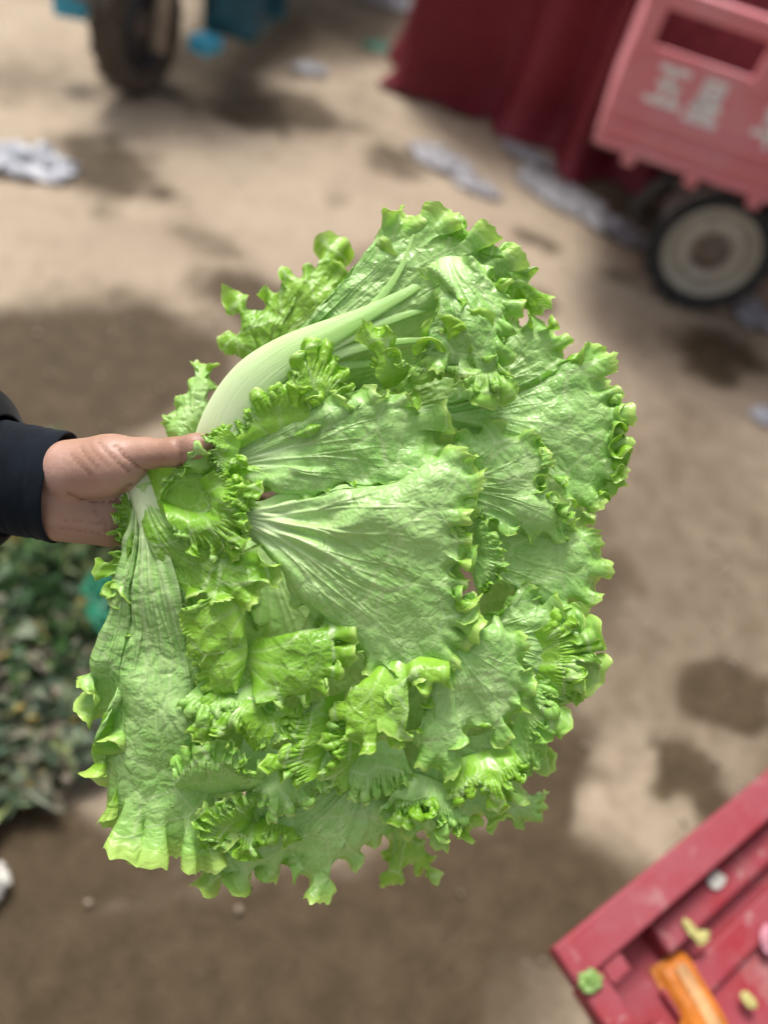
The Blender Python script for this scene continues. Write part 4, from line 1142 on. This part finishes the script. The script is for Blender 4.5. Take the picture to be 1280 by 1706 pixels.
for k in range(7):
    cb('floor_rib', (LX / 2 + 0.04, -0.145 - k * 0.118, ZF + 0.006), (LX - 0.17, 0.042, 0.014), None, 0.005)
cb('inner_ledge', (0.074, -LY / 2 - 0.04, ZF + 0.022), (0.032, LY - 0.20, 0.044), None, 0.006)
cb('inner_ledge', (LX / 2 + 0.06, -0.078, ZF + 0.016), (LX - 0.20, 0.042, 0.034), None, 0.006)
for yy in (-0.2, -LY + 0.2):
    cb('chassis_rail', (LX / 2 + 0.3, yy, 0.37), (LX + 0.9, 0.05, 0.07), M_STEEL)
for yy, sd_ in ((-0.17, 1), (-LY + 0.17, -1)):
    wheel(cart, (0.50, yy, 0.200), 0.200, 0.10, 0.15, 0.055, M_RIM, M_TYRE, sd_)
MB().tube([(0.50, -0.16, 0.200), (0.50, -LY + 0.16, 0.200)], 0.028, 10).build('axle', M_STEEL, cart)
cb('suspension_block', (0.50, -LY / 2, 0.27), (0.10, 0.50, 0.13), M_STEEL)
wheel(cart, (2.12, -LY / 2, 0.200), 0.200, 0.09, 0.15, 0.055, M_RIM, M_TYRE, 1)
for s_ in (-1, 1):
    MB().tube([(2.12, -LY / 2 + s_ * 0.075, 0.200), (1.98, -LY / 2 + s_ * 0.075, 0.80)], 0.022, 8).build('fork_leg', M_STEEL, cart)
MB().tube([(1.88, -LY / 2 - 0.33, 0.96), (1.95, -LY / 2 - 0.1, 0.88), (1.95, -LY / 2 + 0.1, 0.88), (1.88, -LY / 2 + 0.33, 0.96)], 0.014, 8).build('handlebar', M_STEEL, cart)
cb('seat', (1.52, -LY / 2, 0.68), (0.32, 0.34, 0.09), M_SEAT, 0.02)

# --- blue motor tricycle, front wheel towards the camera
MW = gp(224, 166)
moto = empty('motor_tricycle', (MW[0] - 0.02, MW[1] + 0.10, 0), math.radians(0))
tag(moto, 'muddy blue motor tricycle facing the lettuce with its dark front wheel', 'motor tricycle', 'cargo tricycles parked around the lettuce')
hd = empty('front_wheel', (0, 0, 0), math.radians(81)); hd.parent = moto     # steered front wheel
wheel(hd, (0, 0, 0.26), 0.26, 0.115, 0.17, 0.06, M_STEEL, M_DIRTYRE, -1, True)
ux, uy = math.cos(math.radians(81)), math.sin(math.radians(81))
for s_, mt in ((-1, M_FORK), (1, M_FORK)):
    ox, oy = uy * 0.10 * s_, -ux * 0.10 * s_
    MB().tube([(ox, oy - 0.02, 0.19), (ox * 0.95 + 0.02, oy + 0.10, 0.62), (ox * 0.9 + 0.05, oy + 0.22, 1.02)], [0.036, 0.036, 0.032], 12).build('fork_leg', mt, moto, 0, True)
g = MB(); V, Fc = [], []; n = 18
for k in range(n + 1):
    a = math.radians(25 + 130 * k / n)
    for (rr, w_) in ((0.330, -0.085), (0.338, -0.08), (0.350, 0.0), (0.338, 0.08), (0.330, 0.085), (0.340, 0.0)):
        V.append((rr * math.cos(a) * ux - w_ * uy, rr * math.cos(a) * uy + w_ * ux, 0.26 + (rr - 0.03) * math.sin(a)))
for k in range(n):
    for j in range(6):
        j2 = (j + 1) % 6
        Fc.append((k * 6 + j, k * 6 + j2, k * 6 + 6 + j2, k * 6 + 6 + j))
g.add(V, Fc); g.build('mudguard', M_DIRTYRE, moto)
def mb(name, c, d, mat, bev=0.015, R=None): return MB().box(c, d, R).build(name, mat, moto, bev)
mb('leg_shield', (-0.28, 0.42, 0.50), (0.20, 0.05, 0.44), M_CYAN, 0.02, RX(-0.25))
mb('leg_shield', (0.34, 0.48, 0.56), (0.30, 0.05, 0.56), M_TEAL, 0.02, RX(-0.25))
mb('footboard', (-0.27, -0.02, 0.275), (0.13, 0.12, 0.10), M_CYAN, 0.012, RZ(0.3))
mb('footboard', (0.25, 0.10, 0.225), (0.10, 0.12, 0.06), M_CYAN, 0.012, RZ(-0.3))
mb('bumper_bar', (-0.185, 0.10, 0.30), (0.05, 0.05, 0.42), M_FORK, 0.01, RY(0.12))
mb('front_cowl', (0.05, 0.46, 1.02), (0.42, 0.22, 0.36), M_CYAN, 0.05)
MB().lathe([(0.002, -0.06), (0.07, -0.05), (0.09, 0.0), (0.085, 0.06), (0.002, 0.08)], (0.05, 0.32, 1.04), 24, 'y').build('headlight', M_FORK, moto, 0, True)
mb('engine_block', (0.31, 0.36, 0.40), (0.24, 0.34, 0.34), M_TEAL, 0.03)
mb('fuel_tank', (0.05, 0.95, 0.82), (0.34, 0.5, 0.22), M_CYAN, 0.06)
mb('seat', (0.05, 1.40, 0.80), (0.36, 0.4, 0.12), M_SEAT, 0.03)
mb('chassis_rail', (-0.15, 1.5, 0.42), (0.06, 2.2, 0.08), M_STEEL, 0.005)
mb('chassis_rail', (0.25, 1.5, 0.42), (0.06, 2.2, 0.08), M_STEEL, 0.005)
mb('cargo_bed', (0.05, 2.3, 0.70), (1.1, 1.3, 0.42), M_CYAN, 0.02)
for s_ in (-1, 1):
    hw = empty('rear_wheel', (0.05 + s_ * 0.46, 2.35, 0), math.radians(90)); hw.parent = moto
    wheel(hw, (0, 0, 0.27), 0.27, 0.12, 0.19, 0.06, M_STEEL, M_DIRTYRE, s_, True)
MB().tube([(-0.38, 2.35, 0.27), (0.48, 2.35, 0.27)], 0.03, 10).build('axle', M_STEEL, moto)
MB().tube([(-0.33, 0.62, 1.20), (-0.15, 0.45, 1.12), (0.05, 0.40, 1.08), (0.25, 0.45, 1.12), (0.43, 0.62, 1.20)], 0.014, 8).build('handlebar', M_STEEL, moto)

# ------------------------------------------------------------------ tarpaulin over a load
def mat_tarp():
    k = NT('dark_red_tarpaulin')
    c = k.coord()
    n1 = k.noise(c, 3.0, 5.0, 0.6)
    n2 = k.noise(c, 26.0, 5.0, 0.6)
    b = k.mix(k.ramp(n1, 0.3, 0.7), (0.155, 0.011, 0.020), (0.215, 0.020, 0.032))
    b = k.mix(k.ramp(n2, 0.55, 0.8, 0.0, 0.35), b, (0.20, 0.06, 0.065))
    return k.done(k.principled(b, k.ramp(n2, 0.3, 0.7, 0.5, 0.7), 0.35, k.bump(n2, 0.3, 0.012)))
HEM = [gp(668, 148), gp(712, 166), gp(780, 190), gp(850, 220), gp(905, 256), gp(960, 290), gp(1020, 312), gp(1085, 334)]
HEM = [h[:2] for h in HEM]
HEM = HEM + [HEM[-1] + np.array([0.35, 0.02]), HEM[-1] + np.array([0.75, 0.10]), HEM[-1] + np.array([0.95, 0.45]), HEM[-1] + np.array([0.9, 0.95])]
HEM = HEM + [HEM[0] + np.array([1.2, 1.35]), HEM[0] + np.array([0.5, 1.3]), HEM[0] + np.array([0.02, 1.05]), HEM[0] + np.array([-0.06, 0.5])]
NU, NVV = 320, 64
hm, _ = catmull([(*h, 0.0) for h in HEM + [HEM[0]]], NU + 1)
hm = hm[:-1, :2]
cen = hm.mean(0)
u_ = np.arange(NU) / NU
tv = []
for j in range(NVV):
    t = j / (NVV - 1)
    if t < 0.62:                       # hanging side
        s = t / 0.62
        z = 1.25 * s
        inset = 0.10 * s ** 0.7 + 0.02
    else:                              # over the rounded top
        s = (t - 0.62) / 0.38
        z = 1.25 + 0.22 * math.sin(s * math.pi / 2)
        inset = 0.12 + (1 - 0.12) * s
    fold = 0.080 * (1 - min(1, t / 0.8)) ** 0.6 * np.sin(2 * np.pi * (u_ * 14 + 1.3 * vnoise(u_ * 11, u_ * 0 + .5, 5)) + 1.1 * t) + 0.03 * fbm(u_ * 40, u_ * 0 + t * 2, 8, 3)
    wgt = max(0.0, 1 - s) if t >= 0.62 else 1.0
    d = hm - cen
    ln_ = np.linalg.norm(d, axis=1, keepdims=True)
    dn = d / ln_
    if t < 0.62: q = hm - dn * (inset + 0.02) + dn * (fold * 1.3)[:, None]
    else: q = cen + (d - dn * 0.14 + dn * (fold * wgt)[:, None]) * (1 - s) 
    zz = z + 0.04 * fbm(u_ * 20, u_ * 0 + t * 6, 9, 3) * (t > 0.03) + 0.004
    flare = max(0.0, 1 - t / 0.07)
    q = q + dn * (flare * (0.05 + 0.05 * fbm(u_ * 22, u_ * 0 + .3, 12, 3)))[:, None]
    tv.append(np.concatenate([q, np.broadcast_to(zz, (NU,))[:, None]], 1))
tv = np.array(tv)
tarp_o = np.array([cen[0], cen[1], 0.0])
me = np_mesh('tarpaulin', tv.reshape(-1, 3) - tarp_o, np.array([[j * NU + i, j * NU + (i + 1) % NU, (j + 1) * NU + (i + 1) % NU, (j + 1) * NU + i] for j in range(NVV - 1) for i in range(NU)]))
M_TARP = mat_tarp()
tarp = link_mesh('tarpaulin', me, M_TARP)
tarp.location = tarp_o
tag(tarp, 'dark red tarpaulin draped in folds down to the ground behind the pink tricycle', 'tarpaulin')
# loose corner of the cloth lying on the ground
n, m = 40, 16
uu, vv = np.meshgrid(np.linspace(0, 1, n), np.linspace(0, 1, m), indexing='ij')
pA, pB, pC, pD = gp(632, 146), gp(800, 205), gp(700, 120), gp(820, 160)
lap = (1 - uu)[..., None] * ((1 - vv)[..., None] * pA + vv[..., None] * pC) + uu[..., None] * ((1 - vv)[..., None] * pB + vv[..., None] * pD)
lap[..., 2] = 0.012 + 0.035 * np.abs(fbm(uu * 6, vv * 3, 77, 3)) + 0.05 * vv ** 2
lap[..., :2] += 0.03 * np.stack([fbm(uu * 7, vv * 3, 78, 2), fbm(uu * 7, vv * 3, 79, 2)], -1)
me = np_mesh('loose_hem', lap.reshape(-1, 3) - tarp_o, grid_faces(n, m))
lo_ = link_mesh('loose_hem', me, M_TARP, tarp)
so_ = lo_.modifiers.new('thickness', 'SOLIDIFY'); so_.thickness = 0.003

# ------------------------------------------------------------------ litter
def mat_film(name, col, rough=0.35, clear=0.0):
    k = NT(name)
    n = k.noise(k.coord(), 30.0, 4.0, 0.6)
    b = k.mix(k.ramp(n, 0.35, 0.7), col, tuple(x * 0.62 for x in col))
    pr = k.principled(b, rough, 0.5, k.bump(n, 0.3, 0.01))
    if clear <= 0: return k.done(pr)
    tr = k.n('ShaderNodeBsdfTransparent')
    ms = k.n('ShaderNodeMixShader'); ms.inputs[0].default_value = clear
    k.l(pr, ms.inputs[1]); k.l(tr.outputs[0], ms.inputs[2])
    return k.done(ms.outputs[0])
M_FILM = mat_film('greyish_plastic_film', (0.42, 0.41, 0.44), 0.4, 0.3)
M_FILMW = mat_film('white_plastic_film', (0.50, 0.51, 0.57), 0.35, 0.2)
M_FILMG = mat_film('green_plastic_film', (0.02, 0.24, 0.13), 0.3)
M_PALE = mat_film('pale_foam', (0.60, 0.58, 0.52), 0.7)
M_GSCRAP = mat_film('green_leaf_scrap', (0.20, 0.34, 0.08), 0.45)
M_YSCRAP = mat_film('yellow_leaf_scrap', (0.50, 0.46, 0.16), 0.5)
M_PGLINT = mat_film('pink_highlight', (0.50, 0.20, 0.26), 0.6)

def crumple(name, loc, lx, ly, h, rz, mat, seed, n=26, m=20, z=0.0, puff=0.0):
    """a crumpled sheet with thickness lying on what is below it"""
    u, v = np.meshgrid(np.linspace(-1, 1, n), np.linspace(-1, 1, m), indexing='ij')
    ed = 1 - 0.28 * fbm(np.arctan2(v, u) * 1.3 + 9, u * 0 + .5, seed, 3)
    X = u * np.sqrt(1 - 0.45 * v * v) * lx * ed; Y = v * np.sqrt(1 - 0.45 * u * u) * ly * ed
    rr = np.clip(1 - (u * u + v * v) * 0.6, 0, 1)
    Z = h * (np.abs(fbm(u * 2.2 + seed, v * 2.2, seed + 1, 4)) * 1.6 + 0.1) * (0.3 + rr) + puff * np.sqrt(rr)
    X = X + 0.25 * lx * fbm(u * 2.5, v * 2.5, seed + 2, 3); Y = Y + 0.25 * ly * fbm(u * 2.5, v * 2.5, seed + 3, 3)
    Z = Z - Z.min() + 0.003
    me = np_mesh(name, np.stack([X, Y, Z], -1).reshape(-1, 3), grid_faces(n, m))
    o = link_mesh(name, me, mat)
    o.location = (loc[0], loc[1], z)
    o.rotation_euler = (0, 0, rz)
    s = o.modifiers.new('thickness', 'SOLIDIFY'); s.thickness = 0.0025; s.offset = 0
    return o
LIT = [('plastic_bag', (38, 272), .15, .085, .10, .15, M_FILMW, 'white plastic bag lying crumpled beside a dark patch', 'plastic bag'),
       ('plastic_film', (735, 268), .115, .07, .06, -.45, M_FILM, 'crumpled grey plastic film ring shaped on the ground before the tarpaulin', 'plastic film'),
       ('plastic_film', (795, 312), .085, .05, .05, -.3, M_FILM, 'small crumpled grey film lying next to the ring shaped one', 'plastic film'),
       ('plastic_film', (880, 262), .11, .05, .06, -.5, M_FILM, 'thin strip of grey film tucked against the hem of the tarpaulin', 'plastic film'),
       ('plastic_film', (935, 325), .17, .10, .08, -.5, M_FILM, 'widest heap of crumpled grey film under the tarpaulin hem', 'plastic film'),
       ('plastic_film', (1030, 385), .13, .07, .08, -.4, M_FILM, 'grey film heap lying closest to the cream wheel', 'plastic film'),
       ('plastic_film', (518, 118), .07, .05, .05, .3, M_FILM, 'small pale scrap of film between the motor tricycle and the tarpaulin', 'plastic film'),
       ('plastic_bag', (1262, 528), .085, .075, .09, .2, M_FILMW, 'bluish white plastic bag beside the cream wheel', 'plastic bag'),
       ('plastic_bag', (1276, 694), .045, .035, .03, .2, M_FILMW, 'tiny white scrap of bag on bare earth below the wheel', 'plastic bag'),
       ('plastic_film', (655, 4), .16, .09, .05, .2, M_FILM, 'farthest pale film scrap at the upper edge beside the tarpaulin', 'plastic film'),
       ('leaf_scrap', (636, 80), .085, .05, .04, .4, M_FILMG, 'dark green scrap on the ground beside the tarpaulin', 'leaf scrap'),
       ('foam_piece', (-14, 1475), .028, .034, .02, .2, M_PALE, 'pale rounded foam piece on dark earth below the heap of greens', 'foam piece')]
for i, (nm, p, lx, ly, h, rz, mt, lab, cat) in enumerate(LIT):
    o = crumple(nm, gp(*p), lx * (1.0 if nm == 'foam_piece' else 1.35), ly * (1.0 if nm == 'foam_piece' else 1.35), h * 0.42, rz, mt, 300 + i * 11, puff=0.03 if nm == 'foam_piece' else 0.0)
    tag(o, lab, cat, 'litter scattered on the ground')
# scraps in and on the near red bed
def onbed(px, py, z): return gp(px, py, z)
def scrap(nm, px, py, z, lx, ly, h, rz, mt, lab, cat, seed):
    o = crumple(nm, gp(px, py, z), lx * KS, ly * KS, h * 0.55, rz, mt, seed, 18, 14, z)
    tag(o, lab, cat, 'scraps lying in the red bed')
scrap('leaf_scrap', 981, 1636, ZT, .0125, .010, .010, .5, M_GSCRAP, 'bright green leaf scrap on the corner rail of the red bed', 'leaf scrap', 501)
scrap('leaf_scrap', 1150, 1550, ZF + .033, .012, .006, .008, -.7, M_YSCRAP, 'forked dry yellowish leaf scrap at the corner of the red bed', 'leaf scrap', 513)
scrap('leaf_scrap', 1168, 1562, ZF + .033, .010, .006, .008, .9, M_YSCRAP, 'dry yellowish leaf scrap touching the forked one in the red bed', 'leaf scrap', 517)
scrap('leaf_scrap', 1246, 1668, ZF + .014, .009, .0065, .007, -.6, M_YSCRAP, 'small yellow green leaf scrap on the floor of the red bed', 'leaf scrap', 523)
scrap('bed_spot', 1282, 1566, ZF + .014, .012, .016, .008, -.4, M_PGLINT, 'pink patch painted as a highlight on the floor of the red bed', 'bed spot', 531)  # raised pink sheet, a highlight on the red floor put in as colour
scrap('bed_spot', 1192, 1468, ZF + .034, .012, .008, .003, .8, M_PALE, 'pale smudge of dust along the long rail of the red bed', 'bed spot', 537)  # raised sheet added to show a smudge of dust
ob = gp(1150, 1672, ZF)
orange = empty('orange_packet', (ob[0], ob[1], ZF), math.radians(-52))
tag(orange, 'orange plastic packet with a pale shiny streak lying in the red bed', 'packet')
n, m = 24, 16
u, v = np.meshgrid(np.linspace(-1, 1, n), np.linspace(-1, 1, m), indexing='ij')
top = 0.020 * (1 - u ** 4) ** 0.5 * (1 - v ** 4) ** 0.5 + 0.003 * fbm(u * 3, v * 3, 71, 3) + 0.004
V = np.concatenate([np.stack([u * .058, v * .031, top], -1).reshape(-1, 3), np.stack([u * .058, v * .031, 0 * u + 0.001], -1).reshape(-1, 3)])
gf = grid_faces(n, m)
bd = [(i * m, (i + 1) * m) for i in range(n - 1)] + [((n - 1) * m + j, (n - 1) * m + j + 1) for j in range(m - 1)] + [((i + 1) * m + m - 1, i * m + m - 1) for i in range(n - 1)] + [(j + 1, j) for j in range(m - 1)]
sides = np.array([[b, a, a + n * m, b + n * m] for a, b in bd])[:, ::-1]
link_mesh('wrapper', np_mesh('wrapper', V, np.vstack([gf, gf[:, ::-1] + n * m, sides])), M_ORANGE, orange)
MB().box((-0.004, 0.002, 0.0255), (0.08, 0.018, 0.0012)).build('pale_stripe', mat_plain('pale_orange_gloss', (0.56, 0.30, 0.13), 0.4, 0.4), orange)

# ------------------------------------------------------------------ heap of discarded greens
rng = np.random.RandomState(5)
pts = []
while len(pts) < 7000:
    px, py = rng.uniform(-620, 250), rng.uniform(620, 1420)
    if ((px + 190) / 420.0) ** 2 + ((py - 1030 - 0.12 * (px - 60)) / 385.0) ** 2 > 1 + rng.normal(0, 0.06): continue
    c = (px - 30) / 200.0
    if py < 880 and px > 95: continue
    if py > 1290 and rng.rand() < (py - 1290) / 110.0: continue
    if py < 740 and rng.rand() < 0.93: continue
    if px > 205 + 20 * math.sin(py / 60.0): continue
    p = gp(px, py)
    pts.append((px, py, p))
V, Fc, Cc = [], [], []
pal_top = [(0.020, 0.062, 0.018), (0.035, 0.095, 0.025), (0.060, 0.125, 0.035), (0.012, 0.035, 0.014), (0.10, 0.13, 0.05)]
pal_low = [(0.085, 0.11, 0.065), (0.12, 0.14, 0.095), (0.055, 0.085, 0.045), (0.13, 0.12, 0.085), (0.17, 0.14, 0.11), (0.045, 0.075, 0.05), (0.03, 0.055, 0.03)]
for i, (px, py, p) in enumerate(pts):
    lw = sstep(1040, 1160, py + rng.uniform(-60, 60))
    col = pal_low[rng.randint(len(pal_low))] if rng.rand() < lw else pal_top[rng.randint(len(pal_top))]
    if rng.rand() < 0.05: col = (0.26, 0.19, 0.05)
    if rng.rand() < 0.05: col = (0.20, 0.24, 0.10)
    hgt = 0.10 * math.exp(-((px + 120) / 300.0) ** 2) * (0.6 + 0.4 * math.sin(px * 0.02 + py * 0.013))
    L_, W_ = rng.uniform(.018, .055), rng.uniform(.006, .022)
    col = tuple((1.15 + 0.5 * lw) * q for q in col)
    R = Matrix.Rotation(rng.uniform(0, 6.28), 3, 'Z') @ Matrix.Rotation(rng.normal(0, 0.5), 3, 'X') @ Matrix.Rotation(rng.normal(0, 0.5), 3, 'Y')
    o = Vector((p[0], p[1], 0.012 + abs(hgt) * rng.rand() ** 0.6 + 0.012))
    b = len(V)
    for (a, wv) in ((-1, .25), (-.55, .8), (0, 1), (.55, .75), (1, .1)):
        for sgn_ in (-1, 0, 1):
            q = R @ Vector((a * L_, sgn_ * wv * W_, 0.3 * W_ * abs(sgn_) + 0.35 * L_ * math.sin(a * 1.6 + i) * 0.5 + rng.normal(0, .002)))
            q = q + o
            V.append((q.x, q.y, max(q.z, 0.004)))
            Cc.append(col)
    for r_ in range(4):
        for k in range(2):
            Fc.append((b + r_ * 3 + k, b + r_ * 3 + k + 1, b + r_ * 3 + k + 4, b + r_ * 3 + k + 3))
pile_o = np.array([*gp(60, 1050)[:2], 0.0])
me = np_mesh('vegetable_waste', np.array(V) - pile_o, np.array(Fc))
at = me.attributes.new('scrapcol', 'FLOAT_COLOR', 'POINT')
at.data.foreach_set('color', np.concatenate([np.array(Cc), np.ones((len(Cc), 1))], 1).astype(np.float32).ravel())
pile = link_mesh('vegetable_waste', me, mat_attrcol('wilted_greens'))
pile.location = pile_o
tag(pile, 'heap of wilted discarded leaves on the ground below the hand', None, None, 'stuff')
for (px, py, lx, ly, rz, sd_, lab) in [(168, 985, .035, .045, .4, 601, 'shiny teal green plastic bag on the heap just below the hand'), (190, 1050, .07, .028, -.3, 607, 'long teal plastic strip lower on the heap of greens')]:
    p = gp(px, py, 0.09)
    o = crumple('plastic_bag', p, lx, ly, .035, rz, M_FILMG, sd_, 20, 16, 0.085)
    tag(o, lab, 'plastic bag', 'teal bags on the heap of greens')
# a few pebbles and clods
rng = np.random.RandomState(9)
V, Fc = [], []
for i in range(900):
    x, y = rng.uniform(-2.2, 2.0), rng.uniform(0.2, 5.2)
    r_ = rng.uniform(.002, .007)
    b = len(V)
    for (a, h) in ((0, 0), (1, .35), (1, .8), (0, 1.15)):
        for k in range(6):
            an = k * math.pi / 3 + i
            V.append((x + a * r_ * math.cos(an) * rng.uniform(.8, 1.2), y + a * r_ * math.sin(an) * rng.uniform(.8, 1.2), -0.003 + h * r_))
    for j in range(3):
        for k in range(6):
            k2 = (k + 1) % 6
            Fc.append((b + j * 6 + k, b + j * 6 + k2, b + j * 6 + 6 + k2, b + j * 6 + 6 + k))
peb = link_mesh('pebbles', np_mesh('pebbles', np.array(V), np.array(Fc)), mat_plain('pebble', (0.30, 0.24, 0.18), 0.9, 0.3, 8.0))
tag(peb, 'small pebbles and clods strewn over the bare earth', None, None, 'stuff')
